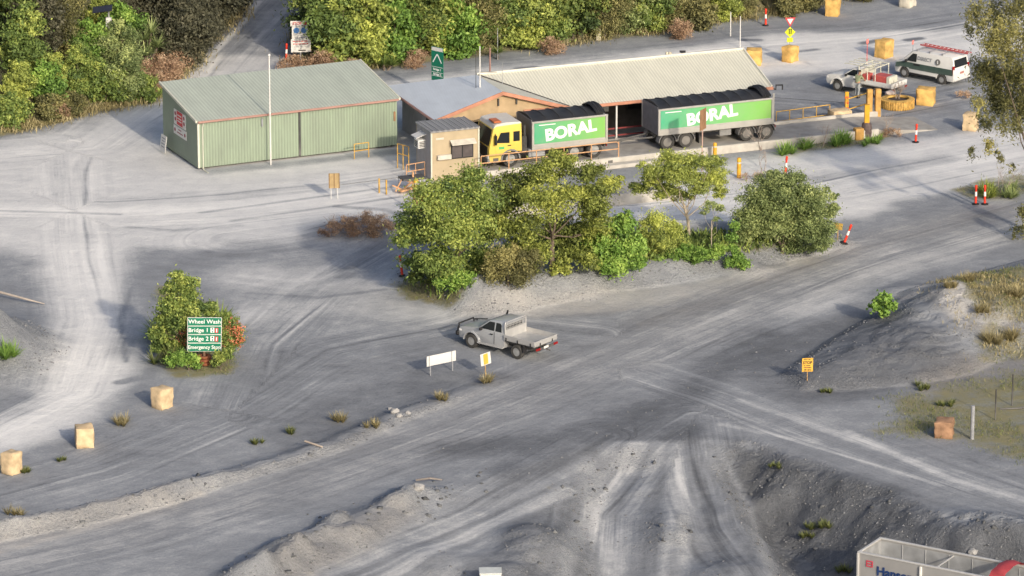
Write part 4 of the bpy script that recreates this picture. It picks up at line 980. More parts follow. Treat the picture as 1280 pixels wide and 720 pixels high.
for s in (1, -1):
    b = B(); sidepoly(b, [(2.2, .66), (2.12, .98), (1.6, 1.1), (-2.36, 1.12), (-2.38, .72), (-1.0, .68), (1.05, .68), (1.15, .74), (1.86, .74), (1.98, .66)], lambda z: .95, s, .006); b.done('green_band', grn, van)
    b = B(); sidepoly(b, [(1.35, 1.2), (.55, 1.2), (.55, 1.72), (.88, 1.72)], lambda z: vw(0, z), s, .008); b.done('door_window', gl, van)
    b = B(); b.box((1.3, s * 1.03, 1.2), (.16, .2, .18), bev=.04); b.done('mirror', black, van)
    b = B(); b.box((.5, s * .965, 1.02), (.5, .02, .12)); b.done('handle', black, van)
    B().box((0, s * .945, .38), (2.1, .03, .12)).done('sill', black, van)
    B().box((-2.36, s * .83, 1.05), (.12, .2, .6), bev=.03).done('tail_light', lred, van)
    B().box((2.2, s * .62, .86), (.26, .3, .2), bev=.04).done('headlight', refl, van)
    for x in (1.5, -1.5): wheel(van, x, s * .83, .34, .34, .24, out=-1 if s > 0 else 1)
    rz = R(180) if s > 0 else 0
    tilt = R(90 - 9) if s > 0 else R(90 - 9)
    text('lettering', 'DIRECT', .34, greyp, van, (-.1, s * (vw(0, 1.47) + .012), 1.47), (tilt, 0, rz), bold=.006)
    lg = B(); lg.cyl((0, 0, 0), (0, 0, .006), .20, n=20); lo = lg.done('round_logo', dark, van); lo.location = (-1.15, s * (vw(0, 1.45) + .01), 1.45); lo.rotation_euler = (tilt, 0, rz)
    lg = B(); lg.solid([(-.03, -.13, .01), (.05, -.1, .01), (.02, .13, .01), (-.07, .08, .01), (-.03, -.13, .012), (.05, -.1, .012), (.02, .13, .012), (-.07, .08, .012)], [(0, 1, 2, 3), (4, 5, 6, 7), (0, 1, 5, 4), (1, 2, 6, 5), (2, 3, 7, 6), (3, 0, 4, 7)]); q = lg.done('logo_stroke', whiteb, lo)
b = B(); frontpane(b, (1.62, 1.22), (.95, 1.84), .82, .76, .03, .05, .05); b.done('windscreen', gl, van)
b = B(); frontpane(b, (-2.42, 1.1), (-2.26, 1.84), .72, .68, -.02, .12, .12); b.done('rear_window', gl, van)
B().box((-2.46, 0, .45), (.16, 1.8, .24), bev=.05).done('rear_bumper', white, van)
B().box((-2.475, 0, .82), (.02, .4, .14)).done('number_plate', mat('plate_red', (.45, .2, .16), .5), van)
b = B()
for x in (.6, -.4, -1.4): b.box((x, 0, 2.02), (.06, 1.6, .05)); b.box((x, .76, 1.97), (.1, .06, .12)); b.box((x, -.76, 1.97), (.1, .06, .12))
b.done('roof_bars', steel, van)
b = B()
for y in (-.55, -.15): b.box((-.9, y, 2.1), (3.8, .05, .09))
b.box((-.9, -.35, 2.1), (3.8, .02, .05))
lad = b.done('ladder', mat('ladder_red', (.45, .10, .10), .5), van)
b = B()
for i in range(12): b.box((-2.7 + i * .33, -.35, 2.1), (.05, .4, .04))
b.done('rung', refl, lad)
B().tube([(1.0, .7, 1.85), (1.0, .7, 2.3)], .012).done('aerial', dark, van)
B().box((1.0, .72, 2.42), (.02, .2, .26)).done('safety_flag', MATS['flag_pink'], van)

# big empty alloy trailer at the lower right
HZ = GT(1100, 760).z - .1
hq = G(1073, 691, HZ + 3.15); HANG = R(-31)
han = thing('tipper_trailer', 'empty pale grey open top trailer with red roll down in the pit', 'trailer', (hq.x, hq.y, HZ), HANG)
hw2, hL, t0, t1 = 2.3, 9.4, 1.15, 3.15
hal = mat('trailer_grey', (.37, .365, .36), .5, .2, var=.08, scale=1.2, dust=.25, dtop=2.2)
hin = mat('trailer_inside', (.40, .41, .42), .5, .3, var=.25, scale=1.4)
hrim = mat('trailer_rim', (.62, .61, .59), .45, .3, var=.08)
b = B(); wall(b, 0, hL, 0, .06, t0, t1); wall(b, 0, hL, hw2 - .06, hw2, t0, t1); wall(b, 0, .06, .06, hw2 - .06, t0, t1 + .0); wall(b, hL - .06, hL, .06, hw2 - .06, t0, t1 - .05); tubh = b.done('tub', hal, han)
b = B(); wall(b, .06, hL - .06, .06, hw2 - .06, t0, t0 + .08); wall(b, .07, hL - .07, hw2 - .075, hw2 - .062, t0 + .1, t1 - .1); wall(b, .062, .075, .08, hw2 - .08, t0 + .1, t1 - .1)
for i in range(1, 7): b.cyl((i * 1.22, hw2 - .08, t0 + .2), (i * 1.22, hw2 - .08, t1 - .1), .03, n=6)
b.done('floor_lining', hin, tubh)
b = B(); b.box((hL / 2, .03, t1 + .03), (hL + .1, .14, .09), bev=.02); b.box((hL / 2, hw2 - .03, t1 + .03), (hL + .1, .14, .09), bev=.02); b.box((.03, hw2 / 2, t1 + .035), (.13, hw2 - .2, .085), bev=.02); b.box((.0, -.02, (t0 + t1) / 2), (.12, .1, t1 - t0), bev=.02); b.box((3.9, hw2 / 2, t1 - .12), (.05, hw2 - .1, .05)); b.done('top_rail', hrim, tubh)
b = B(); rows = []
for i in range(9):
    a = math.pi * i / 8; rows.append([b.bm.verts.new((6.75 + .75 * (j / 4) + .04 * (i % 2), hw2 / 2 + (hw2 / 2 + .03) * -math.cos(a), t1 + .08 + .42 * math.sin(a) * (1 - .25 * abs(j - 2) / 2))) for j in range(5)])
for a, c in zip(rows[:-1], rows[1:]):
    for j in range(4): b.bm.faces.new((a[j], a[j + 1], c[j + 1], c[j]))
b.done('red_tarp', mat('tarp_red', (.42, .06, .07), .6, var=.2), han, True)
navy = mat('lettering_navy', (.02, .05, .16), .4); 
text('lettering', 'Hanson', .62, navy, tubh, (1.95, -.045, t1 - .72), SIDE, bold=.02)
b = B(); b.box((.62, -.04, t1 - .30), (.34, .012, .05)); b.box((.62, -.04, t1 - .56), (.34, .012, .05)); b.box((.47, -.041, t1 - .43), (.05, .012, .3)); b.box((.77, -.041, t1 - .43), (.05, .012, .3)); b.box((.62, -.042, t1 - .43), (.3, .012, .04)); b.done('emblem', mat('emblem_red', (.62, .06, .10), .4), tubh)
B().tube([(3.3, -.06, t1 - .05), (3.3, -.1, t0)], .07).done('side_post', whiteb, tubh)
b = B(); b.box((hL / 2, .75, .95), (hL - .4, .14, .3)); b.box((hL / 2, hw2 - .75, .95), (hL - .4, .14, .3))
for x in (1.3, 2.55, 6.1, 7.3): b.cyl((x, .2, .5), (x, hw2 - .2, .5), .08)
b.done('chassis', dark, han)
for x in (1.3, 2.55, 6.1, 7.3):
    for y, o in ((.28, 1), (hw2 - .28, -1)): wheel(han, x, y, .5, .5, .5, out=o)
# pale ribbed top of a small site box at the bottom edge
q = GT(613, 742)
sb = thing('site_box', 'small white ribbed box at the very bottom edge of the photo', 'box', q, R(2))
b = B(); b.box((0, 0, .55), (1.0, .8, 1.1), bev=.03); bo = b.done('cabinet', whiteb, sb)
b = B(); b.box((0, 0, 1.13), (1.06, .86, .06), bev=.015)
for z in (.9, .75, .6, .4, .2): b.box((0, -.41, z), (.9, .02, .05))
b.box((.0, -.415, .55), (.05, .03, 1.0)); b.done('lid', mat('box_pale', (.62, .64, .61), .5), sb)

# ------------------------------------------------------------------ stone blocks
def block(px, py, w, d, h, rz, m, label, group, name='stone_block'):
    p = GT(px, py)
    t = bmesh.new(); bmesh.ops.create_cube(t, size=1); bmesh.ops.subdivide_edges(t, edges=t.edges[:], cuts=5, use_grid_fill=True)
    s0 = random.randint(0, 99)
    for v in t.verts:
        v.co = Vector((v.co.x * w, v.co.y * d, (v.co.z + .5) * h - .04))
        e = sum(1 for c_, L in ((v.co.x, w / 2), (v.co.y, d / 2), (v.co.z + .04 - h / 2, h / 2)) if abs(abs(c_) - L) < 1e-3)
        k = .025 if e < 2 else .05 + .03 * random.random()
        n_ = Vector((float(vn(v.co.y * 3 + s0, v.co.z * 3)) - .5, float(vn(v.co.x * 3 + s0, v.co.z * 3, 2)) - .5, float(vn(v.co.x * 3, v.co.y * 3 + s0, 4)) - .5)) * .09
        v.co += n_ - Vector((v.co.x, v.co.y, v.co.z - h / 2)).normalized() * (k if e >= 2 else 0)
    b = B(); b._merge(t); o = b.done(name, m, None, True, loc=p, rz=rz); tag(o, label, 'stone block', group); return o
GB = 'sandstone blocks marking the road edges'
block(203, 509, .85, .95, 1.15, R(-38), block_s, 'tan sandstone block just below the green directional sign island', GB)
block(106, 557, .95, .95, 1.12, R(12), block_s, 'tan sandstone block midway along the lower left row of three', GB)
block(15, 591, .8, .9, 1.15, R(-32), block_s, 'tan sandstone block at the left edge of the photo', GB)
block(942.5, 80, 1.05, 1.0, 1.1, R(-8), block_y, 'yellow block behind the right corner of the cream roof', GB)
block(987.5, 76.5, .85, .95, 1.1, R(-38), block_y, 'yellow block with the diamond warning sign standing on it', GB)
bk = block(1105, 71, .95, 1.05, 1.25, R(-42), block_y, 'yellow block with a white notice, left of the parked van', GB)
block(1157, 130, 1.15, 1.1, 1.15, R(-14), block_y, 'yellow block beside the round tyre planter', GB)
block(1040.5, 19, .95, .95, 1.25, R(-15), block_y, 'yellow block at the forest road bend by the top edge', GB)
block(1134, 8, .95, 1.1, 1.0, R(-30), block_w, 'pale whitish block at the top edge of the photo', GB)
block(1213, 162, .9, .9, 1.15, R(-20), block_s, 'tan block half hidden under the big eucalyptus crown', GB)
block(1180, 545, .95, 1.0, .95, R(-12), block_r, 'rust brown stone block beside the grey post on grass', GB)
nb = B(); nb.box((-.42, -.06, .62), (.02, .7, .7)); n_ = nb.done('notice_board', whiteb, bk)
nb = B()
for z in (.85, .7, .55, .4): nb.box((-.435, -.06, z), (.01, .5, .06))
n2_ = nb.done('lettering', greyp, n_)
b = block(1049, 152, 1.35, 1.0, .85, R(22), block_s, 'concrete footing block at the end of the yellow barrier rail', GB)
p = GT(1157, 127)

# ------------------------------------------------------------------ red and white delineator bollards
def make_boll(label, loc, rot):
    o = thing('bollard', label, 'bollard', loc, group='red and white flexible road bollards', rot=rot)
    B().lathe([(.001, 0), (.22, 0), (.22, .05), (.14, .08), (.06, .09)], n=14).done('base', black, o)
    B().lathe([(.075, .08), (.07, .5), (.062, .5), (.06, .95), (.075, .97), (.075, 1.15), (.06, 1.2), (.001, 1.2)], n=14).done('post', orange, o, True)
    B().lathe([(.073, .52), (.067, .80)], n=14).done('reflective_band', refl, o)
    return o
bl = [(503, 345, 'red and white bollard at the left foot of the island trees', (R(-3), R(-7), 0)),
      (357.5, 76, 'red and white bollard beside the stacked white safety notices', (0, R(3), 0)),
      (957, 32, 'tall red bollard at the forest edge above the yellow diamond sign', (0, 0, 0)),
      (981.5, 219, 'red and white bollard behind the round grey-green bush', (0, R(4), 0)),
      (1144.5, 178, 'red and white bollard standing alone on a dark base on the pad', (0, R(2), 0)),
      (1219.5, 255.5, 'left one of the two red bollards by the yellow strappy plant', (0, 0, 0)),
      (1231, 255.5, 'right one of the two red bollards by the yellow strappy plant', (0, R(-1), 0)),
      (1055, 304, 'red and white bollard leaning right beside the small yellow board', (0, R(20), 0))]
b0 = None
for px, py, l, r_ in bl:
    p = GT(px, py)
    if b0 is None: b0 = make_boll(l, p, r_)
    else:
        o = dup(b0, p, 0, l); o.rotation_euler = r_
# yellow posts
def ypost(px, py, h, r, label, m=yel, rot=None, band=True):
    p = GT(px, py); o = thing('post', label, 'post', p, rot=rot)
    B().lathe([(.001, -.1), (r, -.1), (r, h - .06), (r * .8, h), (.001, h + .01)], n=14).done('shaft', m, o, True)
    if band: B().lathe([(r + .004, h * .72), (r + .004, h * .8)], n=14).done('band', mat('post_band', (.55, .5, .4), .5), o)
    return o
ypost(923.5, 222, 1.25, .13, 'thick yellow steel bollard left of the round grey-green bush')
ypost(893.5, 198, 1.0, .12, 'thick yellow steel bollard behind the yellow-green tree')
ypost(520, 246, 1.1, .13, 'short yellow post at the boom barrier below the beige cabin')

# ------------------------------------------------------------------ signs
def rows_of_dashes(panel, w, zs, ws, y, m, h=.05, x0=0):
    b = B()
    for z, ww in zip(zs, ws):
        x = -ww / 2
        while x < ww / 2 - .05:
            l = min(.08 + .16 * random.random(), ww / 2 - x); b.box((x0 + x + l / 2, y, z), (l, .006, h)); x += l + .045
    return b.done('lettering', m, panel)
p = GT(255, 456)
sg1 = thing('directional_sign', 'green four panel directional sign on a post in stacked tyres', 'sign', p, R(6))
sg1.rotation_euler = (R(-2), R(2), R(6))
zt = 2.62
B().tube([(0, .06, -.2), (0, .06, zt - .2)], .07, 8).done('post', mat('brown_post', (.20, .12, .08), .7), sg1)
for k in range(3):
    B().lathe([(.22, .04 + .17 * k), (.42 - .03 * k, .04 + .17 * k), (.46 - .03 * k, .12 + .17 * k), (.42 - .03 * k, .2 + .17 * k), (.22, .2 + .17 * k), (.22, .04 + .17 * k)], n=20).done('tyre', mat('rust_tyre', (.22, .075, .035), .85, var=.4), sg1, True)
rowsT = ['Wheel Wash', 'Bridge 1', 'Bridge 2', 'Emergency Stop']; ph_ = .455
for i, t in enumerate(rowsT):
    z = zt - .235 - i * .47
    f = B().box((0, 0, z), (1.82, .04, .465)).done('panel', whiteb, sg1)
    g = B().box((0, -.022, z), (1.76, .02, .42)).done('green_face', green_s, f)
    x = {0: 0, 1: -.32, 2: -.32, 3: 0}[i]
    text('lettering', t, .31 if i < 3 else .29, logo, f, (x, -.036, z), SIDE, bold=.003, sx={3: .92}.get(i, 1.04))
    if i in (1, 2):
        B().box((.42, -.036, z + .01), (.2, .008, .27)).done('traffic_light_icon', logo, f); B().box((.64, -.036, z - .01), (.17, .008, .27)).done('red_icon', red_l, f)
        b = B(); b.cyl((.42, -.04, z + .08), (.42, -.045, z + .08), .05); b.box((.42, -.042, z - .06), (.06, .006, .1)); b.done('icon_detail', green_s, f); B().box((.64, -.042, z - .01), (.05, .006, .2)).done('icon_detail', logo, f)
# white low banner on two posts
pa, pb = GT(536, 470), GT(566, 463.5)
bn = thing('banner_sign', 'long low blank white board on two grey posts near the pickup', 'sign', pa, math.atan2(pb.y - pa.y, pb.x - pa.x)); L = (pb - pa).length
for x in (.12, L): B().tube([(x, .03, -.2), (x, .03, 1.0)], .035, 6).done('post', greyp, bn)
f = B().box((L / 2 + .03, 0, .82), (L + .32, .03, .56)).done('board', white, bn)
b = B(); b.box((.02, -.02, .82), (.05, .01, .56)); b.box((L - .08, -.02, .82), (.05, .01, .56)); b.done('strap', greyp, f)
# yellow/white board
p = GT(607, 470); s3 = thing('warning_board', 'small yellow and white board on a thin post beside the banner', 'sign', p, R(38))
B().tube([(0, .02, -.2), (0, .02, 1.15)], .03).done('post', timber, s3)
f = B().box((0, 0, .95), (.66, .025, .66), ry=R(-6)).done('board', whiteb, s3); B().box((0, -.018, .95), (.3, .01, .58), ry=R(-6)).done('yellow_panel', mat('sign_yellow', (.75, .42, .06), .5, var=.12), f)
# STOP board
p = GT(1009, 476); s4 = thing('stop_board', 'yellow stop board on a pale post on dark gravel', 'sign', p, R(6))
B().tube([(0, .02, -.2), (0, .02, 1.1)], .03).done('post', timber, s4)
f = B().box((0, 0, .88), (.58, .03, .74)).done('board', MATS['sign_yellow'], s4)
text('lettering', 'STOP', .2, black, f, (0, -.02, 1.0), SIDE, bold=.006)
rows_of_dashes(f, .5, (1.18, .84, .74, .64, .56), (.4, .4, .42, .38, .4), -.02, black, .035); B().box((0, -.019, .74), (.4, .004, .04)).done('red_line', red_l, f)
# brown backed sign by the trailer
p = G(878, 214); s5 = thing('road_sign', 'tall brown sign on a pole in front of the green trailer', 'sign', p, R(62))
B().tube([(0, .03, -.2), (0, .03, 3.9)], .04).done('post', mat('pinkish_post', (.48, .33, .27), .7), s5); B().box((0, 0, 3.28), (.85, .03, 1.3)).done('board', brownp, s5)
# board at the barrier
p = GT(418, 249); s6 = thing('notice_board', 'weathered yellow brown board standing on the pale pad', 'sign', p, R(5))
for x in (-.2, .2): B().tube([(x, .03, -.1), (x, .03, 1.5)], .025).done('post', whiteb, s6)
f = B().box((0, 0, 1.15), (.66, .04, .92)).done('board', mat('board_tan', (.42, .30, .15), .7, var=.2), s6)
b = B(); b.box((-.30, -.025, 1.15), (.05, .02, .92)); b.box((.3, -.025, 1.15), (.05, .02, .92)); b.box((0, -.025, 1.15), (.05, .02, .92)); b.done('batten', mat('batten_dark', (.22, .14, .07), .8), f)
# green arrow sign behind the office
p = G(547, 124); s7 = thing('directional_sign', 'tall narrow green arrow sign behind the left slope of the office roof', 'sign', p, R(-40))
for x in (-.35, .35): B().tube([(x, .04, -.2), (x, .04, 3.4)], .05).done('post', steel, s7)
f = B().box((0, 0, 2.35), (1.0, .04, 2.25)).done('panel', green_s, s7)
B().box((0, -.024, 3.33), (.94, .01, .24)).done('header', whiteb, f)
b = B()
for s in (1, -1): b.box((s * .19, -.024, 2.72), (.07, .008, .66), ry=s * R(-32))
for z in (1.98, 1.62, 1.38): b.box((0, -.024, z + .17), (.94, .008, .025))
b.done('arrow', logo, f)
text('lettering', 'Bridge 1', .2, logo, f, (0, -.026, 1.98), SIDE, bold=.006, sx=1.0); text('lettering', 'Bridge 2', .2, logo, f, (0, -.026, 1.66), SIDE, bold=.006)
# stacked safety notices
p = GT(376, 78); s8 = thing('safety_sign', 'stack of three white safety notices on a post by the cutting road', 'sign', p, R(8))
B().tube([(0, .04, -.3), (0, .04, 1.6)], .05).done('post', steel, s8)
for x0, z, w_, h_ in ((0, 2.68, 1.32, .36), (-.04, 2.05, 1.06, .88), (.02, 1.16, 1.32, .9)):
    f = B().box((x0, 0, z), (w_, .03, h_)).done('board', whiteb, s8)
    if z > 2.5:
        text('lettering', 'STOP', .26, red_l, f, (x0 - .22, -.02, z), SIDE, bold=.006); b = B(); b.box((x0 + .38, -.02, z), (.3, .006, .2)); b.done('symbol', red_l, f)
    elif z > 2:
        b = B()
        for x in (-.27, .23): b.cyl((x, -.02, z + .16), (x, -.026, z + .16), .2, n=18)
        b.done('blue_symbol', mat('sign_blue', (.08, .22, .50), .5), f); rows_of_dashes(f, .8, (z - .2, z - .34), (.4, .7), -.02, greyp, .07, -.04)
    else:
        rows_of_dashes(f, 1, (z + .3, z + .12), (1.0, 1.0), -.02, red_l, .06); rows_of_dashes(f, 1, (z - .08,), (.9,), -.02, greyp, .04); B().box((.1, -.02, z - .33), (.5, .006, .07)).done('arrow', black, f)
# pedestrian diamond and give way triangle on the yellow block
p = GT(987, 76); s9 = thing('warning_sign', 'yellow diamond sign under a red give way triangle on the block', 'sign', (p.x, p.y + .1, p.z), R(8))
lime = mat('sign_lime', (.66, .72, .02), .5)
B().tube([(0, .05, .5), (0, .05, 3.0)], .03).done('post', steel, s9)
f = B().box((0, 0, 1.95), (.52, .025, .52), ry=R(45)).done('diamond', lime, s9)
b = B(); b.box((-.06, -.02, 1.95), (.07, .008, .3)); b.box((.07, -.02, 1.95), (.07, .008, .3)); b.cyl((-.06, -.016, 2.14), (-.06, -.024, 2.14), .05); b.cyl((.07, -.016, 2.14), (.07, -.024, 2.14), .05); b.done('walking_figures', black, f)
B().box((0, 0, 1.42), (.4, .02, .3)).done('sub_plate', lime, s9)
tri = lambda k, y, w_: [(-.36 * k, y, 2.95 - .0 + .09 * (k - 1)), (.36 * k, y, 2.95 + .09 * (k - 1)), (0, y, 2.33 - .15 * (k - 1))]
def tri_(k, y0, y1):
    c = 2.74; P = [(-.36, .21), (.36, .21), (0, -.42)]
    return [(x * k, y0, c + z * k) for x, z in P] + [(x * k, y1, c + z * k) for x, z in P]
TF = [(0, 1, 2), (3, 4, 5), (0, 1, 4, 3), (1, 2, 5, 4), (2, 0, 3, 5)]
f = B().solid(tri_(1, -.01, .01), TF).done('triangle', red_l, s9); B().solid(tri_(.62, -.018, -.011), TF).done('white_face', whiteb, f)
# small yellow board by the round bush
p = GT(1047, 300); s11 = thing('warning_board', 'small plain yellow brown board beside the leaning bollard', 'sign', p, R(-10))
B().tube([(0, .03, -.1), (0, .03, .9)], .03).done('post', timber, s11); B().box((0, 0, .82), (.56, .03, .4), ry=R(6)).done('board', mat('board_ochre', (.40, .26, .06), .7, var=.2), s11)

# ------------------------------------------------------------------ barriers and clutter by the hut and the exit
def gp(px, py): v = GT(px, py); return (v.x, v.y)
rail_run('handrail', 'small free standing yellow rail in front of the green shed', gp(443, 199), gp(461, 196.5), .95, .03, yrail, (.95, .5), 2, 0)
rail_run('handrail', 'yellow stair handrail left of the beige cabin', gp(497, 210), gp(511, 214), 1.55, .03, yrail, (1.55, .95), 3, 0)
rail_run('handrail', 'low faded rail along the cabin landing', gp(508, 226), gp(531, 222), 1.0, .03, orail, (1.0, .55), 3, 0)
rail_run('handrail', 'long yellow double rail beyond the rear of the green trailer', gp(970, 158), gp(1037, 149), .95, .03, yrail, (.95, .3), 5, 0)
rail_run('boom_gate', 'yellow boom arm rail rising behind the striped post', gp(1057, 149), gp(1083, 141), 1.35, .04, yrail, (1.3, .6), 2, 0, cat='boom gate')
rail_run('wire_fence', 'thin wire fence strung across the pale pad left of the cabin', gp(420, 242), gp(498, 232), .6, .014, dark, (.5,), 2, 0, cat='fence')
for (px, py, l) in [(474, 241, 'left of two short tan marker stakes on the pale pad'), (483, 243, 'right of two short tan marker stakes on the pale pad')]:
    q = GT(px, py); o = B().tube([(0, 0, -.1), (0, 0, .9)], .05).done('marker_stake', yrail, loc=q); tag(o, l, 'stake', 'stakes on the pale pad')
q = GT(508, 240); o = thing('barrier_unit', 'jumble of pale steel barrier parts below the stair rail', 'barrier', q, YT)
b = B(); b.box((-.5, 0, .3), (.9, .08, .08), ry=.5); b.box((.3, .2, .45), (.9, .08, .08), ry=-.6); b.box((.0, -.1, .2), (1.2, .3, .1), rz=.4); b.box((.5, .2, .7), (.1, .1, .9)); b.tube([(-.7, 0, .1), (-.2, .2, .8), (.4, .1, .5), (.9, 0, .7)], .05); b.done('frame', orail, o)
B().box((.5, .3, .78), (1.5, .9, .12)).done('dark_cover', dark, o)
q = GT(524, 268); o = thing('barrier_post', 'weathered rusty post with white cap left of the island trees', 'post', q)
B().box((-.2, 0, .55), (.3, .3, 1.2), bev=.03).done('dark_post', brownp, o); B().box((.15, 0, .55), (.26, .26, 1.15), bev=.03).done('rusty_post', mat('rust_post', (.40, .16, .08), .8, var=.3), o); B().tube([(.05, .05, .5), (.05, .05, 2.1)], .07).done('white_pipe', whiteb, o)
# exit gate group
q = GT(1058, 147); o = thing('boom_post', 'striped orange and yellow boom gate post on the concrete footing', 'post', (q.x, q.y, q.z + .5)); 
B().box((0, 0, .55), (.24, .24, 1.3), bev=.02).done('post', yel, o); b = B()
for z in (.15, .5, .85): b.box((0, 0, z), (.25, .25, .16))
b.done('orange_band', mat('band_orange', (.65, .16, .04), .5), o)
q = GT(1092, 150); o = thing('gate_post', 'tall twin ochre timber posts left of the tyre planter', 'post', q, R(10))
for x in (-.3, .25): B().box((x, 0, .95), (.36, .3, 2.2), bev=.03).done('timber_post', mat('ochre_timber', (.52, .30, .09), .8, var=.3, scale=3), o)
q = GT(1083, 172); o = thing('gate_post', 'yellow capped post rising from a dark wrapped base', 'post', q)
B().lathe([(.001, 0), (.32, 0), (.36, .4), (.3, .9), (.2, 1.0), (.001, 1.0)], n=12).done('wrapped_base', mat('dark_wrap', (.12, .09, .085), .9, var=.4, scale=5), o, True); B().box((0, 0, 1.5), (.32, .32, 1.3), bev=.03).done('yellow_post', yel, o)
q = GT(1073, 174); o = B().box((0, 0, .35), (.55, .5, .75), bev=.03).done('timber_box', MATS['ochre_timber'], loc=q, rz=R(20)); tag(o, 'short ochre timber box beside the dark wrapped gate post', 'box')
# tyre planter
q = GT(1122, 134); pl_ = thing('tyre_planter', 'round yellow painted tractor tyre planter holding a dead shrub', 'planter', q)
b = B(); b.lathe([(.7, 0), (1.0, .03), (1.06, .3), (1.0, .58), (.72, .62), (.70, .5)], n=40)
for k in range(40):
    a = 2 * math.pi * k / 40; b.box((1.05 * math.cos(a), 1.05 * math.sin(a), .3), (.08, .07, .55), rz=a)
b.done('tyre', mat('planter_yellow', (.56, .35, .10), .8, var=.35, scale=4), pl_)
B().lathe([(.001, .5), (.5, .49), (.72, .46)], n=24).done('soil', mat('dark_soil', (.07, .055, .045), .95, var=.3, bump=.6), pl_)
q = GT(1112, 128.5); o = B().ball((0, 0, .66), .3, 2, (1.1, .8, .55), .25).done('pale_stone', mat('pale_stone', (.55, .47, .44), .9), loc=q); tag(o, 'pale rounded stone sitting on the rim of the tyre planter', 'stone')
# fence at the right edge
for px, py, h, l in [(1244, 525, 1.65, 'thin dark fence picket on the grass, lower one'), (1265, 507, 1.7, 'thin dark fence picket on the grass by the right edge')]:
    q = GT(px, py); o = B().tube([(0, 0, -.2), (0, 0, h)], .04).done('fence_picket', dark, loc=q); tag(o, l, 'picket', 'dark wire fence pickets')
q = GT(1215, 549); o = B().tube([(0, 0, -.2), (0, 0, 1.8)], .10, 10).done('concrete_post', greyp, loc=q); tag(o, 'thick pale grey post beside the rust brown block', 'post')
pa, pb = GT(1250, 512), GT(1300, 506)
o = B().tube([(pa.x, pa.y, pa.z + .03), ((pa.x + pb.x) / 2, pa.y, pa.z + .08), (pb.x, pb.y, pb.z + .05)], .05).done('fallen_pole', dark); tag(o, 'dark pole lying on the grass by the right edge', 'pole')
# solar unit in the left forest
q = GT(137, 62); o = thing('solar_unit', 'white cabinet with a tilted solar panel among the trees', 'solar panel', q)
B().tube([(0, 0, 0), (0, 0, 2.7)], .06).done('pole', steel, o); B().box((0, -.1, 1.9), (.36, .3, .6), bev=.02).done('cabinet', white, o)
B().box((-.4, 0, 2.75), (1.3, .9, .05), rx=R(12), ry=R(-8)).done('panel', mat('solar_dark', (.03, .03, .04), .3), o)
q = GT(135, 84); o = B().box((0, 0, .7), (.55, .4, 1.9), bev=.06).done('concrete_marker', mat('pink_concrete', (.46, .38, .36), .9, var=.2), loc=q, rz=R(15)); tag(o, 'pale pinkish concrete block below the solar panel', 'concrete block')
# things behind the cream roof
q = G(835, 92); o = thing('white_tank', 'pair of small cream pipes just behind the cream roof ridge', 'pipe', q)
for x in (-.1, .12): B().lathe([(.08 + .04 * (x > 0), 0), (.08 + .04 * (x > 0), 1.45), (.001, 1.5)], (x, 0, 0), 12).done('pipe', mat('cream_pipe', (.66, .60, .44), .6), o)
q = G(853, 92); o = thing('camera_mast', 'small black camera on a pole behind the cream roof ridge', 'camera', q)
B().tube([(0, 0, 0), (0, 0, 1.3)], .03).done('pole', dark, o); b = B(); b.ball((0, 0, 1.35), .12, 2); b.box((0, 0, 1.5), (.4, .16, .12)); b.done('camera_head', black, o)
q = GT(740, 46); o = thing('site_cabinet', 'narrow cream and green cabinet at the forest edge', 'cabinet', GT(748, 50)); B().box((0, 0, .5), (.3, .3, 1.0), bev=.02).done('door', mat('cream_pipe', (.66, .60, .44), .6), o); B().box((0, 0, 1.2), (.34, .34, .35), bev=.03).done('cap', mat('cap_green', (.25, .42, .2), .6), o)
# odd bits lying about
for px, py, l, sz in [(493, 516, 'largest pale rock in the little heap on the berm', .22), (499, 521, 'middle pale rock in the little heap on the berm', .17), (488, 512, 'small pale rock at the top of the berm heap', .12), (510, 517, 'separate pale rock right of the berm heap', .13), (522, 612, 'grey boulder at the top end of the spoil pile', .3), (1216, 692, 'white stone on the dark spoil behind the trailer', .22)]:
    q = GT(px, py); o = B().ball((0, 0, sz * .4), sz, 2, (1.1, .9, .75), .35).done('rock', mat('pale_rock', (.36, .355, .35), .9, var=.2, bump=.4), loc=q); tag(o, l, 'rock')
q = GT(392, 557); o = B().tube([(-.45, .35, .12), (.45, -.35, .05)], .05).done('timber_stake', mat('pale_timber', (.5, .42, .34), .8), loc=q); tag(o, 'pale timber stake lying on the dark berm', 'stake')
q = GT(535, 603); o = B().tube([(-.6, .05, .1), (.1, 0, .22), (.7, .1, .1)], [.05, .06, .03]).done('driftwood', mat('grey_wood', (.25, .22, .2), .9), loc=q); tag(o, 'grey broken branch lying at the spoil pile end', 'branch')
q = GT(0, 374); o = B().tube([(-2.5, .5, .5), (0, 0, .42), (1.5, -.9, .3), (2.6, -1.2, .1)], [.08, .07, .06, .03]).done('hose_pipe', mat('pale_hose', (.48, .42, .36), .8), loc=q); tag(o, 'pale pipe lying over the left edge mound', 'pipe')

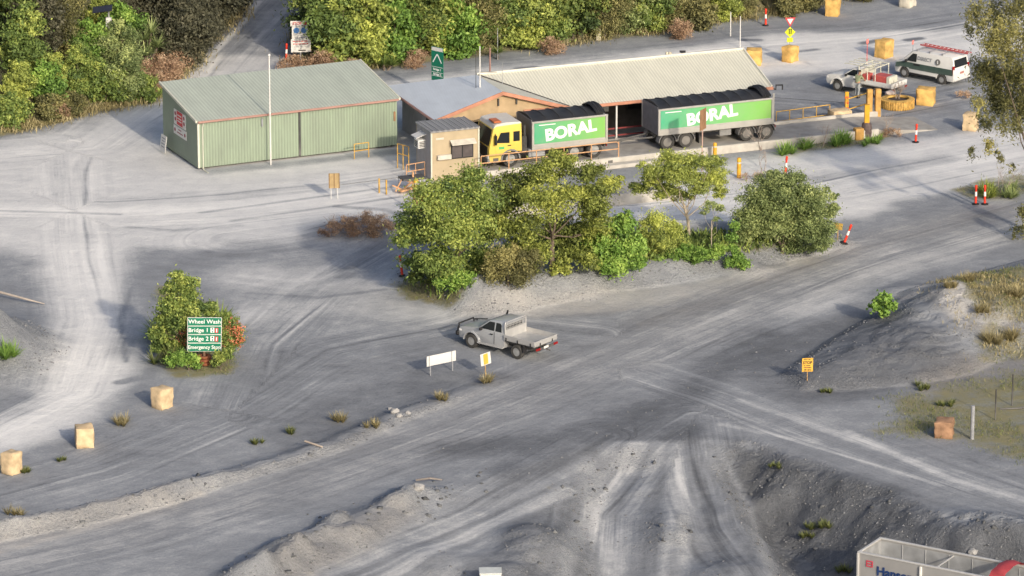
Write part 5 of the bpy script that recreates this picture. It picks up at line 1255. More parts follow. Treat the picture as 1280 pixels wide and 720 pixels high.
# ------------------------------------------------------------------ the worker
def person(loc, rz, label):
    J = {'pel': (0, 0, .93), 'ab': (.03, 0, 1.12), 'ch': (.12, 0, 1.34), 'nk': (.19, 0, 1.50), 'hd0': (.22, 0, 1.57), 'hd': (.25, 0, 1.68), 'top': (.26, 0, 1.76),
         'hl': (-.02, .10, .88), 'kl': (.06, .12, .49), 'al': (-.02, .13, .09), 'tl': (.16, .15, .04), 'hr': (-.02, -.10, .88), 'kr': (-.02, -.13, .48), 'ar': (-.16, -.14, .09), 'tr': (.02, -.16, .04),
         'sl': (.15, .19, 1.42), 'el': (.34, .25, 1.2), 'wl': (.56, .2, 1.16), 'sr': (.15, -.19, 1.42), 'er': (.30, -.28, 1.2), 'wr': (.52, -.24, 1.08)}
    E = [('pel', 'ab'), ('ab', 'ch'), ('ch', 'nk'), ('nk', 'hd0'), ('hd0', 'hd'), ('hd', 'top'), ('pel', 'hl'), ('hl', 'kl'), ('kl', 'al'), ('al', 'tl'), ('pel', 'hr'), ('hr', 'kr'), ('kr', 'ar'), ('ar', 'tr'), ('ch', 'sl'), ('sl', 'el'), ('el', 'wl'), ('ch', 'sr'), ('sr', 'er'), ('er', 'wr')]
    RAD = dict(pel=.15, ab=.14, ch=.16, nk=.06, hd0=.07, hd=.10, top=.06, hl=.10, kl=.065, al=.045, tl=.04, hr=.10, kr=.065, ar=.045, tr=.04, sl=.07, el=.047, wl=.032, sr=.07, er=.047, wr=.032)
    def skin(sub):
        keys = [k for k in J if k in sub]; me = bpy.data.meshes.new('s'); ix = {k: i for i, k in enumerate(keys)}
        me.from_pydata([J[k] for k in keys], [(ix[a], ix[c]) for a, c in E if a in ix and c in ix], [])
        o = bpy.data.objects.new('s', me); COL.objects.link(o); md = o.modifiers.new('s', 'SKIN'); 
        for k in keys: me.skin_vertices[0].data[ix[k]].radius = (RAD[k], RAD[k])
        me.skin_vertices[0].data[ix[keys[0]]].use_root = True
        o.modifiers.new('u', 'SUBSURF').levels = 2; bpy.context.view_layer.update()
        r = bpy.data.meshes.new_from_object(o.evaluated_get(bpy.context.evaluated_depsgraph_get())); bpy.data.objects.remove(o); return r
    root = thing('person', label, 'person', loc, rz)
    skinm = mat('skin', (.42, .24, .16), .6, var=.06)
    body = skin(set(J)); o = bpy.data.objects.new('body', body)
    b = B(); b.bm.from_mesh(body)
    for s, wk in ((1, 'wl'), (-1, 'wr')):              # hands: palm, four bent fingers and a thumb
        w_ = Vector(J[wk]); f = Vector((.9, 0, -.35)).normalized(); sd = Vector((0, 1, 0)); b.tube([w_ - f * .02, w_ + f * .03, w_ + f * .09], [.03, .042, .036], 8)
        for i, l in enumerate((.068, .078, .074, .058)):
            q = w_ + f * .085 + sd * (.03 - .02 * i); b.tube([q, q + f * l * .5, q + f * l * .8 + Vector((0, 0, -.03)), q + f * l * .85 + Vector((0, 0, -.05))], [.010, .0095, .009, .007], 6)
        q = w_ + f * .03 + sd * s * -.035; b.tube([q, q + f * .03 + sd * s * -.025, q + f * .06 + sd * s * -.03], [.012, .011, .008], 6)
    hd = Vector(J['hd']); b.tube([hd + Vector((.09, 0, .0)), hd + Vector((.125, 0, -.02)), hd + Vector((.09, 0, -.03))], [.012, .016, .012], 6)
    for s in (1, -1): b.ball(tuple(hd + Vector((0, s * .098, -.01))), .03, 1, (.6, .3, 1)); b.ball(tuple(hd + Vector((.09, s * .035, .02))), .012, 1)
    bo = b.done('body', skinm, root, True); bpy.data.meshes.remove(body)
    def cloth(name, keys, grow, m):
        old = dict(RAD)
        for k in keys: RAD[k] = old[k] + grow
        me = skin(set(keys)); RAD.update(old); me.materials.append(m); me.name = name
        me.polygons.foreach_set('use_smooth', [True] * len(me.polygons)); c = bpy.data.objects.new(name, me); COL.objects.link(c); c.parent = root; return c
    cloth('shirt', ['pel', 'ab', 'ch', 'sl', 'el', 'sr', 'er'], .018, mat('shirt_olive', (.26, .29, .17), .85, var=.15))
    cloth('trousers', ['pel', 'hl', 'kl', 'al', 'hr', 'kr', 'ar'], .02, mat('trousers_grey', (.30, .32, .33), .85, var=.12))
    for k, t_ in (('al', 'tl'), ('ar', 'tr')): B().tube([Vector(J[k]) + Vector((-.05, 0, -.03)), Vector(J[k]) + Vector((.06, 0, -.035)), Vector(J[t_]) + Vector((.05, 0, 0))], [.055, .058, .04], 8).done('boot', black, root, True)
    B().ball(tuple(hd + Vector((-.01, 0, .05))), .112, 2, (1.05, .95, .7)).done('hair', mat('hair_dark', (.05, .035, .025), .7), root, True)
    return root
wp = uc + ud * -.25 + un * 0 - (-un) * 0
wl_ = uc + ud * -.45 + un * 1.50
person((wl_.x, wl_.y, 0), math.atan2(-un.y, -un.x) , 'person in olive shirt and grey trousers leaning into the ute tray')
# ------------------------------------------------------------------ vegetation
LM = dict(  # leaf colours greyed and darks raised to paint in haze
    deep=leafmat('leaf_deep_green', (0.070, 0.107, 0.041), (0.159, 0.217, 0.060), (0.398, 0.423, 0.109)),
    lush=leafmat('leaf_mid_green', (0.095, 0.152, 0.053), (0.224, 0.307, 0.081), (0.528, 0.588, 0.151)),
    lush2=leafmat('leaf_light_green', (0.105, 0.133, 0.043), (0.281, 0.330, 0.077), (0.561, 0.589, 0.140)),
    bright=leafmat('leaf_bright_green', (0.104, 0.187, 0.050), (0.229, 0.387, 0.079), (0.479, 0.637, 0.151)),
    gold=leafmat('leaf_yellow_green', (0.177, 0.230, 0.070), (0.366, 0.427, 0.107), (0.727, 0.773, 0.192)),
    grey=leafmat('leaf_grey_green', (0.129, 0.177, 0.072), (0.301, 0.370, 0.145), (0.650, 0.712, 0.287)),
    olive=leafmat('leaf_olive', (0.094, 0.097, 0.049), (0.228, 0.224, 0.095), (0.494, 0.447, 0.180)),
    euca=leafmat('leaf_eucalypt', (0.121, 0.131, 0.060), (0.295, 0.289, 0.118), (0.616, 0.564, 0.210), .4),
    brown=leafmat('leaf_dry_tan', (0.199, 0.124, 0.081), (0.522, 0.347, 0.223), (0.745, 0.559, 0.385)),
    dryg=leafmat('dry_grass_blades', (0.189, 0.172, 0.081), (0.390, 0.332, 0.170), (0.652, 0.561, 0.328)),
    grass=leafmat('green_grass_blades', (0.080, 0.113, 0.041), (0.185, 0.214, 0.071), (0.391, 0.379, 0.147)),
    flower=leafmat('orange_flowers', (0.435, 0.122, 0.064), (0.775, 0.252, 0.136), (0.800, 0.462, 0.288), .15),
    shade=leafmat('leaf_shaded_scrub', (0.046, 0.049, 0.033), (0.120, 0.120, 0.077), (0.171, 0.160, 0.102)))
bark = mat('grey_bark', (.16, .125, .095), .9, var=.35, scale=5, bump=.5)
barkp = mat('pale_bark', (.42, .36, .28), .85, var=.25, scale=5, bump=.3)
twig = mat('dead_twigs', (.36, .30, .26), .85, var=.25, scale=4)

def leafobj(name, C_, Nn, size, tint, m, parent=None, aspect=.45, blade=None):
    """many small leaf quads in one mesh; C_ centres, Nn facing, size half length"""
    n = len(C_); r = np.random.default_rng(n)
    Nn = Nn / (np.linalg.norm(Nn, axis=1, keepdims=True) + 1e-9)
    a = r.normal(size=(n, 3)) if blade is None else blade
    a = a - Nn * np.sum(a * Nn, 1, keepdims=True); a /= np.linalg.norm(a, axis=1, keepdims=True) + 1e-9
    b = np.cross(Nn, a); sz = size[:, None]
    fold = Nn * sz * .18
    V = np.stack([C_ - a * sz, C_ + b * sz * aspect + fold, C_ + a * sz, C_ - b * sz * aspect + fold], 1).reshape(-1, 3)
    me = bpy.data.meshes.new(name); me.vertices.add(4 * n); me.vertices.foreach_set('co', V.astype(np.float32).ravel())
    me.loops.add(4 * n); me.loops.foreach_set('vertex_index', np.arange(4 * n, dtype=np.int32))
    me.polygons.add(n); me.polygons.foreach_set('loop_start', np.arange(0, 4 * n, 4, dtype=np.int32)); me.update(calc_edges=True)
    at = me.attributes.new('tint', 'FLOAT', 'POINT'); at.data.foreach_set('value', np.repeat(np.clip(tint, 0, 1), 4).astype(np.float32))
    me.materials.append(m); o = bpy.data.objects.new(name, me); COL.objects.link(o)
    if parent is not None: o.parent = parent
    return o
def cloud(seed, clusters, per, flat=.75, leaf=.15, sub=9, droop=0.0, fill=.40):
    per = int(per * 2.7); leaf = leaf * .66; sub = int(sub * 1.7); fill = fill * 1.12
    """leaf positions: each cluster breaks into sub clumps so that gaps and dark hollows stay between them"""
    r = np.random.default_rng(seed); P = []; Q = []; S_ = []; T = []
    vol = np.array([c[3] ** 2.2 for c in clusters]); vol = vol / vol.mean()
    for (x, y, z, rad), vk in zip(clusters, vol):
        k = max(4, int(sub * vk ** .5)); n = int(per * vk); ct = r.normal() * .15
        d = r.normal(size=(k, 3)); d /= np.linalg.norm(d, axis=1, keepdims=True); d[:, 2] = d[:, 2] * flat
        sc_ = np.array([x, y, z]) + d * rad * (r.random((k, 1)) ** .5) * 1.0
        w_ = r.integers(0, k, n); rr = rad * fill * (.6 + .7 * r.random(k))[w_][:, None]
        e = r.normal(size=(n, 3)); e /= np.linalg.norm(e, axis=1, keepdims=True); e = e * (r.random((n, 1)) ** .45)
        e[:, 2] *= flat * .85
        p = sc_[w_] + e * rr
        lo = r.random(n) < .28; g = r.normal(size=(n, 3)) * np.array([.46, .46, .46 * flat]) * rad; p = np.where(lo[:, None], np.array([x, y, z]) + g, p)
        if droop: p[:, 2] -= droop * np.abs(r.normal(size=n)) * (np.hypot(e[:, 0], e[:, 1]))
        P.append(p); Q.append(e * 1.0 + r.normal(size=(n, 3)) * .55 + np.array([0, 0, .35])); S_.append(leaf * (.65 + .7 * r.random(n)))
        T.append(.46 + ct + .17 * r.normal(size=k)[w_] + .18 * e[:, 2] / flat + .10 * r.normal(size=n))  # lit clump tops and dark hollows painted into the leaf tint
    return np.concatenate(P), np.concatenate(Q), np.concatenate(S_), np.concatenate(T)
def limbs(seed, base_h, clusters, r0, m, root, lean=(0, 0), twigs=True, name='trunk', shaft=True):
    r = np.random.default_rng(seed); b = B(); top = Vector((lean[0], lean[1], base_h))
    if shaft: b.tube([(0, 0, -.3), (lean[0] * .3, lean[1] * .3, base_h * .5), top], [r0 * 1.25, r0, r0 * .85], 8)
    cs = [c for c in clusters if c[2] > base_h * .7] or clusters
    cs = sorted(cs, key=lambda c: -c[3])[:8]
    for (x, y, z, rad) in cs:
        e = Vector((x, y, z)); kk = .55 + .45 * r.random(); o_ = Vector((lean[0] * kk, lean[1] * kk, base_h * kk)) if shaft else top; mid = o_.lerp(e, .5) + Vector((r.normal() * .15, r.normal() * .15, -.06 * (e - top).length))
        rr = min(r0 * .42, .015 + rad * .03); b.tube([o_, mid + Vector((0, 0, .12 * r.normal())), e], [rr, rr * .7, rr * .3], 5)
        if twigs:
            for _ in range(3):
                d = Vector(r.normal(size=3)); d.z = abs(d.z) * .6; q = mid.lerp(e, .3 + .6 * r.random()); b.tube([q, q + d.normalized() * rad * .7], [rr * .35, rr * .1], 4)
    return b.done(name, m, root, True)
def pxclusters(bx, by, lst, spread=1.0, seed=0):
    """crown clumps of a tree whose foot is at photo pixel (bx, by)"""
    base = GT(bx, by); s = sc_at(by); r = np.random.default_rng(seed + 5); out = []
    for x, y, rad in lst:
        d = (r.random() - .5) * 2 * spread * min(1, rad / 25)
        out.append(((x - bx) / s, d, max(.12, (by - y) / (s * .956) - d * .29), rad / s))
    return base, out
def tree(name, label, cat, bx, by, lst, per, m, leaf=.15, fork=.3, r0=.12, spread=1.2, seed=1, flat=.75, group=None, bk=None, sub=9, droop=0, aspect=.45, fill=.40, lean=(0, 0), shaft=True):
    base, cl = pxclusters(bx, by, lst, spread, seed)
    o = thing(name, label, cat, base, group=group)
    H = max(c[2] for c in cl)
    P, Q, S_, T = cloud(seed, cl, per, flat, leaf, sub, droop, fill)
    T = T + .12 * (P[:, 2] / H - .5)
    gz = P[:, 2] > -.05
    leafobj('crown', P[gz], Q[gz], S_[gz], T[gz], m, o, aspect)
    limbs(seed, H * fork, cl, r0, bk or bark, o, lean, shaft=shaft)
    return o
GI = 'trees and shrubs on the island'
tree('broad_tree', 'leftmost dense dark green tree on the island beside the haul road', 'tree', 572, 350,
     [(588, 220, 20), (560, 236, 20), (540, 250, 30), (592, 250, 34), (528, 283, 32), (572, 288, 38), (615, 285, 30), (514, 327, 17), (552, 326, 30), (600, 328, 26), (505, 300, 18)], 1350, LM['lush'], .14, .28, .16, 1.8, 11, .66, group=GI)
tree('broad_tree', 'tall spreading green tree in the middle of the island with see-through crown', 'tree', 690, 338,
     [(700, 210, 25), (734, 220, 21), (668, 218, 22), (700, 335, 16), (735, 328, 16), (660, 338, 16), (745, 272, 20), (625, 262, 20), (640, 240, 30), (690, 248, 36), (738, 250, 28), (762, 232, 16), (650, 285, 32), (705, 288, 30), (742, 290, 24), (668, 315, 24), (720, 318, 20)], 900, LM['lush2'], .135, .40, .13, 1.8, 12, .62, group=GI)
tree('weeping_shrub', 'olive brown weeping shrub at the front of the island below the tall trees', 'shrub', 635, 356,
     [(630, 320, 22), (618, 338, 18), (648, 338, 20), (660, 322, 18), (640, 350, 14)], 900, LM['olive'], .10, .3, .06, .8, 13, droop=.5, group=GI)
tree('umbrella_tree', 'yellow-green flat topped tree with pale trunk in front of the trailer', 'tree', 862, 296,
     [(838, 202, 19), (862, 199, 16), (886, 206, 18), (814, 214, 18), (848, 216, 26), (893, 222, 18), (803, 236, 15), (830, 238, 18), (872, 232, 20), (900, 240, 12), (852, 246, 14), (816, 226, 14)], 750, LM['gold'], .12, .42, .085, 1.5, 14, .55, bk=barkp, aspect=.35, lean=(-.35, 0), group=GI)
tree('round_bush', 'large round grey-green bush at the right end of the island', 'shrub', 978, 316,
     [(980, 238, 28), (950, 246, 26), (1010, 250, 24), (976, 268, 36), (938, 274, 24), (1018, 280, 26), (1034, 262, 13), (958, 296, 26), (1000, 298, 26), (930, 292, 14), (1040, 246, 6), (1030, 238, 6), (965, 222, 10), (995, 222, 9), (1026, 300, 14)], 1700, LM['grey'], .115, .12, .09, 1.5, 15, .85, aspect=.36, sub=14, group=GI)
tree('leafy_shrub', 'bright green leafy shrub between the tall tree and the yellow-green tree', 'shrub', 768, 346,
     [(775, 284, 16), (752, 308, 20), (786, 308, 20), (768, 330, 20), (795, 328, 12), (742, 328, 12), (782, 272, 9)], 800, LM['bright'], .13, .3, .05, .8, 16, aspect=.55, group=GI)
tree('fine_shrub', 'fine leaved olive green shrub under the yellow-green tree', 'shrub', 832, 318,
     [(818, 276, 20), (842, 288, 16), (826, 302, 20), (850, 306, 14), (808, 300, 14)], 800, LM['gold'], .09, .2, .05, .8, 17, group=GI)
tree('low_plants', 'row of low bright green plants at the foot of the yellow-green tree', 'plants', 870, 330,
     [(840, 318, 10), (858, 314, 12), (876, 316, 12), (893, 318, 10), (845, 328, 8), (868, 326, 9), (822, 326, 9), (900, 310, 8)], 420, LM['bright'], .11, .2, .03, .6, 18, aspect=.4, group=GI, shaft=False)
tree('dark_sapling', 'thin sapling with sparse dark leaves in front of the bush', 'sapling', 889, 322,
     [(889, 258, 9), (880, 264, 7), (900, 262, 7), (895, 275, 5)], 90, LM['grey'], .11, .72, .03, .3, 19, bk=barkp, sub=4, group=GI)
tree('climbing_plant', 'narrow light green climbing plant just left of the round bush', 'plant', 918, 336,
     [(917, 282, 7), (914, 296, 8), (915, 310, 8), (920, 324, 11), (930, 330, 8), (912, 328, 8)], 300, LM['bright'], .10, .5, .025, .3, 20, aspect=.6, group=GI)
tree('leafy_shrub', 'bright green low shrub at the lower left corner of the island', 'shrub', 568, 364,
     [(566, 346, 14), (552, 352, 10), (582, 350, 12), (570, 358, 10)], 520, LM['bright'], .12, .2, .03, .6, 21, group=GI, aspect=.55)
tree('leafy_shrub', 'dim dark green shrub behind the lower left corner of the island', 'shrub', 535, 356,
     [(530, 338, 14), (545, 345, 14), (518, 346, 9)], 500, LM['deep'], .12, .2, .03, .6, 22, group=GI)
# eucalyptus reaching in at the right
tree('eucalyptus_tree', 'tall loose olive eucalyptus leaning in from the right edge', 'tree', 1302, 296,
     [(1214, 14, 18), (1240, 22, 24), (1268, 12, 24), (1228, 52, 26), (1262, 55, 32), (1290, 40, 26), (1224, 86, 20), (1248, 92, 28), (1278, 92, 28), (1240, 122, 24), (1216, 128, 10), (1264, 126, 26), (1228, 148, 14), (1254, 156, 16), (1292, 130, 26),
      (1213, 190, 8), (1232, 180, 11), (1246, 194, 8), (1262, 208, 6), (1276, 262, 12), (1268, 285, 9), (1290, 280, 14), (1300, 240, 14), (1206, 40, 10), (1320, 90, 30)], 420, LM['euca'], .16, .38, .17, 2.2, 23, .9, droop=.45, aspect=.3, sub=8, fill=.36, lean=(-.6, 0))
GS = 'plants on the direction sign island'
tree('leafy_bush', 'tall yellow tipped bush rising behind the green directional sign', 'shrub', 224, 446,
     [(226, 347, 12), (240, 354, 11), (222, 362, 16), (238, 368, 15), (212, 380, 15), (232, 386, 18), (206, 396, 14), (250, 384, 12), (222, 402, 16), (200, 416, 14), (214, 430, 16), (196, 434, 10), (262, 386, 11)], 620, LM['lush'], .11, .25, .06, .9, 24, group=GS, aspect=.5)
tree('flowering_bush', 'orange flowering bush right of the green directional sign', 'shrub', 282, 446,
     [(284, 400, 13), (294, 414, 13), (278, 420, 14), (290, 430, 12), (272, 404, 9), (300, 424, 8)], 420, LM['lush'], .09, .2, .04, .8, 25, group=GS)
o = COL.objects[-2].parent if False else None
def flowers(bx, by, lst, n, seed):
    base, cl = pxclusters(bx, by, lst, .8, seed); P, Q, S_, T = cloud(seed, cl, n, .9, .06, 12, 0, .5); Q[:, 1] -= .8; P[:, 1] -= .15
    return P, Q, S_, T
fb = [x for x in COL.objects if x.name.startswith('flowering_bush')][-1]
P, Q, S_, T = flowers(282, 446, [(284, 402, 13), (296, 414, 13), (282, 420, 14), (298, 424, 9), (280, 410, 8)], 75, 26); leafobj('flowers', P, Q, S_, T, LM['flower'], fb, .9)
tree('flowering_bush', 'small orange flowering bush tucked at the left edge of the green sign', 'shrub', 226, 446, [(228, 408, 8), (230, 420, 9), (226, 430, 9)], 240, LM['lush'], .09, .2, .03, .5, 27, group=GS)
fb = [x for x in COL.objects if x.name.startswith('flowering_bush') and x.type == 'EMPTY'][-1]
P, Q, S_, T = flowers(226, 446, [(229, 410, 8), (230, 422, 8)], 40, 28); leafobj('flowers', P, Q, S_, T, LM['flower'], fb, .9)
tree('leafy_shrub', 'low bright green shrub at the front foot of the sign island', 'shrub', 236, 463, [(226, 446, 12), (238, 450, 10), (214, 450, 9), (246, 456, 7)], 480, LM['bright'], .10, .2, .03, .6, 29, group=GS)
tree('leafy_shrub', 'dark green shrub at the right foot of the sign post', 'shrub', 276, 462, [(276, 446, 9), (284, 442, 8), (270, 454, 6)], 420, LM['lush'], .10, .2, .03, .5, 30, group=GS)
tree('leafy_seedling', 'small bright leafy plant alone on the crest of the dune', 'plant', 1104, 398, [(1104, 372, 9), (1096, 382, 9), (1112, 382, 9), (1104, 390, 8)], 110, LM['bright'], .15, .4, .03, .4, 31, aspect=.8, sub=6)

def blades(seed, heads, n, L, wd, m, parent, up=.55, droop=.35, name='leaves'):
    """strap leaves arching out of each head"""
    r = np.random.default_rng(seed); vs = []; fs = []; tt = []
    for (x, y, z) in heads:
        for _ in range(n):
            a = r.random() * 6.283; e = up + (1 - up) * r.random() ** 1.2 * (1 if r.random() < .9 else .3); l = L * (.6 + .6 * r.random())
            h = np.array([math.cos(a), math.sin(a), 0]); sd = np.array([-h[1], h[0], 0]) * wd * (.7 + .6 * r.random()); t = .45 + .2 * r.normal(); i0 = len(vs)
            for k in range(4):
                q = k / 3; p = np.array([x, y, z]) + h * l * q * (1 - e * .55) + np.array([0, 0, 1]) * l * (e * q - droop * q * q * (1.3 - e)); ww = (1 - q) ** .7 + .04
                vs += [p - sd * ww, p + sd * ww]; tt += [t + .25 * q - .15] * 2
            for k in range(3): fs.append((i0 + 2 * k, i0 + 2 * k + 1, i0 + 2 * k + 3, i0 + 2 * k + 2))
    me = bpy.data.meshes.new(name); me.from_pydata(vs, [], fs); me.update(); me.materials.append(m)
    at = me.attributes.new('tint', 'FLOAT', 'POINT'); at.data.foreach_set('value', np.clip(tt, 0, 1).astype(np.float32))
    o = bpy.data.objects.new(name, me); COL.objects.link(o)
    if parent is not None: o.parent = parent
    return o
def clump(name, label, cat, px, py, n, L, wd, m, group=None, seed=1, spread=.3, k=4, up=.5, droop=.4):
    q = GT(px, py); r = np.random.default_rng(seed)
    hs = [(r.normal() * spread, r.normal() * spread, 0) for _ in range(k)]
    o = blades(seed, hs, n, L, wd, m, None, up, droop, name); o.location = q; return tag(o, label, cat, group)
clump('strappy_plant', 'large dark strappy plant at the left of the sign island', 'plant', 208, 424, 60, 1.5, .045, LM['lush'], GS, 41, .35, 5)
clump('strappy_plant', 'dark strappy plant at the lower left of the sign island', 'plant', 212, 452, 50, 1.1, .04, LM['grass'], GS, 42, .4, 5)
clump('strappy_plant', 'tall green strappy plant behind the orange flowering bush', 'plant', 276, 410, 60, 1.6, .05, LM['lush'], GS, 43, .2, 4, .65)
GA = 'strappy plants beside the exit lane'
clump('strappy_plant', 'leftmost green strappy clump below the rear of the trailer', 'plant', 980, 193, 70, 1.0, .035, LM['bright'], GA, 44, .35, 5)
clump('strappy_plant', 'second green strappy clump from the left below the trailer', 'plant', 1008, 187, 70, .9, .035, LM['bright'], GA, 45, .3, 5)
clump('strappy_plant', 'widest green strappy clump left of the dark wrapped post', 'plant', 1055, 180, 90, 1.0, .035, LM['bright'], GA, 46, .5, 7)
clump('strappy_plant', 'low green grassy clump right of the dark wrapped post', 'plant', 1098, 178, 60, .6, .03, LM['bright'], GA, 47, .5, 7)
clump('strappy_plant', 'yellow-green strappy plant behind the pair of red bollards', 'plant', 1232, 246, 90, 1.1, .04, LM['gold'], None, 48, .35, 6)
clump('strappy_plant', 'grey-green strappy plant right of the pair of red bollards', 'plant', 1262, 242, 80, .9, .035, LM['grey'], None, 49, .6, 7)
clump('green_tuft', 'bright green tuft on the left edge mound', 'plant', 2, 446, 80, 1.1, .035, LM['bright'], None, 50, .4, 6)
GT_ = 'grass tufts on the lower berm'
for i, (px, py, l, L) in enumerate([(152, 532, 'largest pale tuft, between two tan blocks', .75), (425, 527, 'large pale tuft on the berm below the streaked gravel', .7), (366, 541, 'small faded tuft on the berm left of centre', .5), (465, 536, 'slim tuft on the berm near the pale rocks', .55), (322, 556, 'small green tuft on the berm above the haul road', .4), (552, 500, 'brown tuft on the berm below the white banner', .6), (610, 478, 'brownish tuft at the foot of the small yellow board', .65), (75, 577, 'tiny green tuft between the two left blocks', .3), (28, 592, 'green tuft at the foot of the leftmost block', .4), (16, 645, 'grey wispy tuft at the lower left edge', .6)]):
    clump('grass_tuft', l, 'grass tuft', px, py, 60, L, .018, LM['dryg' if i in (0, 1, 3, 5, 6, 9) else 'grass'], GT_, 60 + i, .16, 4, .6, .3)
for i, (px, py, l, L) in enumerate([(1154, 487, 'bright tuft alone on the dark gravel right of the stop board', .45), (1031, 492, 'faint tuft just right of the stop board foot', .3), (1182, 507, 'green tuft on the brown slope above the rust brown block', .4), (1035, 660, 'small green weed on the pit slope', .45), (1022, 662, 'dull weed left of the green weed on the pit slope', .4), (1008, 672, 'low dark weed near the pit slope foot', .4), (972, 584, 'tiny light weed near the top of the pit slope', .3), (1052, 715, 'green weed just left of the grey trailer', .5), (1240, 430, 'large yellow-brown grass clump behind the dune', 1.0), (1262, 425, 'golden grass clump by the right edge behind the dune', .9), (1225, 392, 'golden grass clump on the lit dune crest', .7), (1190, 360, 'yellow grass clump along the dune top near the road', .6), (1216, 352, 'larger yellow grass clump at the dune top right', .7), (1268, 372, 'dark grass clump in the hollow behind the dune', .8)]):
    clump('grass_tuft', l, 'grass tuft', px, py, 70, L, .02, LM['dryg' if i >= 8 else 'grass'], 'grass tufts around the dune and pit', 80 + i, .22, 5, .6, .3)

# dead shrubs
def dead(name, label, px, py, h, n, seed, z=0, spread=.8):
    q = GT(px, py); r = np.random.default_rng(seed); b = B()
    def grow(p, d, l, rad, dep):
        e = p + d * l; b.tube([p, p.lerp(e, .5) + Vector(r.normal(size=3)) * l * .06, e], [rad, rad * .8, rad * .55], 4)
        if dep:
            for _ in range(r.integers(2, 4)):
                nd = (d + Vector(r.normal(size=3)) * .5 * spread + Vector((0, 0, .12))).normalized(); grow(e, nd, l * (.62 + .2 * r.random()), rad * .6, dep - 1)
    for _ in range(n):
        d = Vector((r.normal() * .4, r.normal() * .4, 1)).normalized(); grow(Vector((r.normal() * .08, r.normal() * .08, z)), d, h * .36, .028, 3)
    o = b.done(name, twig, loc=q); return tag(o, label, 'dead shrub', 'bare dead shrubs')
dead('dead_shrub', 'bare pale shrub against the rear wheels of the green trailer', 950, 188, 1.9, 3, 101)
dead('dead_shrub', 'bare forked shrub beside the thick yellow bollard', 954, 214, 1.6, 2, 102)
dead('dead_shrub', 'thin bare twigs between the two left strappy clumps', 1000, 186, 1.5, 1, 103)
dead('dead_shrub', 'thin bare twigs left of the widest strappy clump', 1030, 184, 1.5, 2, 104)
dead('dead_shrub', 'bare twigs right of the dark wrapped gate post', 1106, 170, 1.6, 2, 105)
dead('dead_shrub', 'dense bare grey shrub growing in the tyre planter', 1122, 132, 1.3, 7, 106, .45, 1.2)
dead('dead_shrub', 'pale bare twigs hanging below the eucalyptus', 1250, 246, 2.4, 3, 107)
dead('dead_shrub', 'sparse leafless shrub at the left of the dry scrub mound', 418, 290, 1.3, 3, 108)
# dry scrub mound
tree('dry_scrub', 'low mound of dry reddish tan scrub on the pad', 'scrub', 448, 296, [(420, 284, 11), (438, 277, 13), (458, 274, 13), (474, 277, 13), (488, 284, 10), (444, 288, 11), (466, 288, 12), (406, 290, 8)], 520, LM['brown'], .085, .2, .03, .8, 110, shaft=False, aspect=.2)
tree('dry_scrub', 'small dry brown scrub patch above the round bush', 'scrub', 945, 226, [(930, 220, 7), (948, 218, 8), (962, 218, 6)], 200, LM['brown'], .06, .2, .03, .5, 111, shaft=False, aspect=.2)
tree('dry_scrub', 'heap of dry tan debris right of the low grassy clump', 'scrub', 1116, 172, [(1112, 164, 7), (1122, 166, 7), (1104, 168, 5)], 180, LM['brown'], .06, .2, .03, .5, 112, shaft=False, aspect=.3)
tree('dry_scrub', 'small dry reddish scrub half hidden by the eucalyptus', 'scrub', 1204, 124, [(1200, 117, 6), (1209, 118, 6)], 160, LM['brown'], .06, .2, .03, .4, 113, shaft=False)

# ------------------------------------------------------------------ forest behind
def variant(name, seed, m, H, wid, nl, leaf, bk, n=9, low=.15, flat=.8, aspect=.5, droop=0):
    r = np.random.default_rng(seed); cl = []
    for i in range(n):
        q = i / (n - 1); z = H * (low + (.92 - low) * q); rr = wid * (.30 + .42 * math.sin(math.pi * min(1, .22 + .72 * q)))
        a = i * 2.4 + r.random(); k = wid * (.55 * math.sin(math.pi * min(1, .15 + .75 * q))) * (.5 + .6 * r.random())
        cl.append((math.cos(a) * k, math.sin(a) * k, z, rr * .8))
    return (seed, cl, nl, flat, leaf, droop, m, bk, H, aspect)
def plant_variant(v, name, label, loc, rz, sc_, group):
    seed, cl, nl, flat, leaf, droop, m, bk, H, aspect = v
    o = thing(name, label, 'tree', loc, rz, group)
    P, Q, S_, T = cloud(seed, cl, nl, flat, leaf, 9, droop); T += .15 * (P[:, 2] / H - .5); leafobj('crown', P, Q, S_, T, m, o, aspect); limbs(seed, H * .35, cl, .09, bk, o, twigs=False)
    o.scale = sc_; return o
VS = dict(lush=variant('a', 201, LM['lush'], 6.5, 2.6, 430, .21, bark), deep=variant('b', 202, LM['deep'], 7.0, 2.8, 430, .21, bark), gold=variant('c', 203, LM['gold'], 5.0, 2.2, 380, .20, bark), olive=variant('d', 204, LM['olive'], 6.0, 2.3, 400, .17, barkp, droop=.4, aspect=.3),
          bright=variant('e', 205, LM['bright'], 4.0, 2.0, 340, .22, bark, low=.1), grey=variant('f', 206, LM['grey'], 4.6, 2.2, 400, .17, bark, aspect=.35), shade=variant('g', 207, LM['shade'], 6.0, 2.8, 380, .22, bark), bush=variant('h', 208, LM['lush'], 2.4, 1.6, 260, .17, bark, 7, .2), dry=variant('i', 209, LM['brown'], 1.5, 1.3, 220, .12, twig, 6, .2, aspect=.25), obush=variant('j', 210, LM['olive'], 2.4, 1.5, 260, .15, bark, 7, .2))
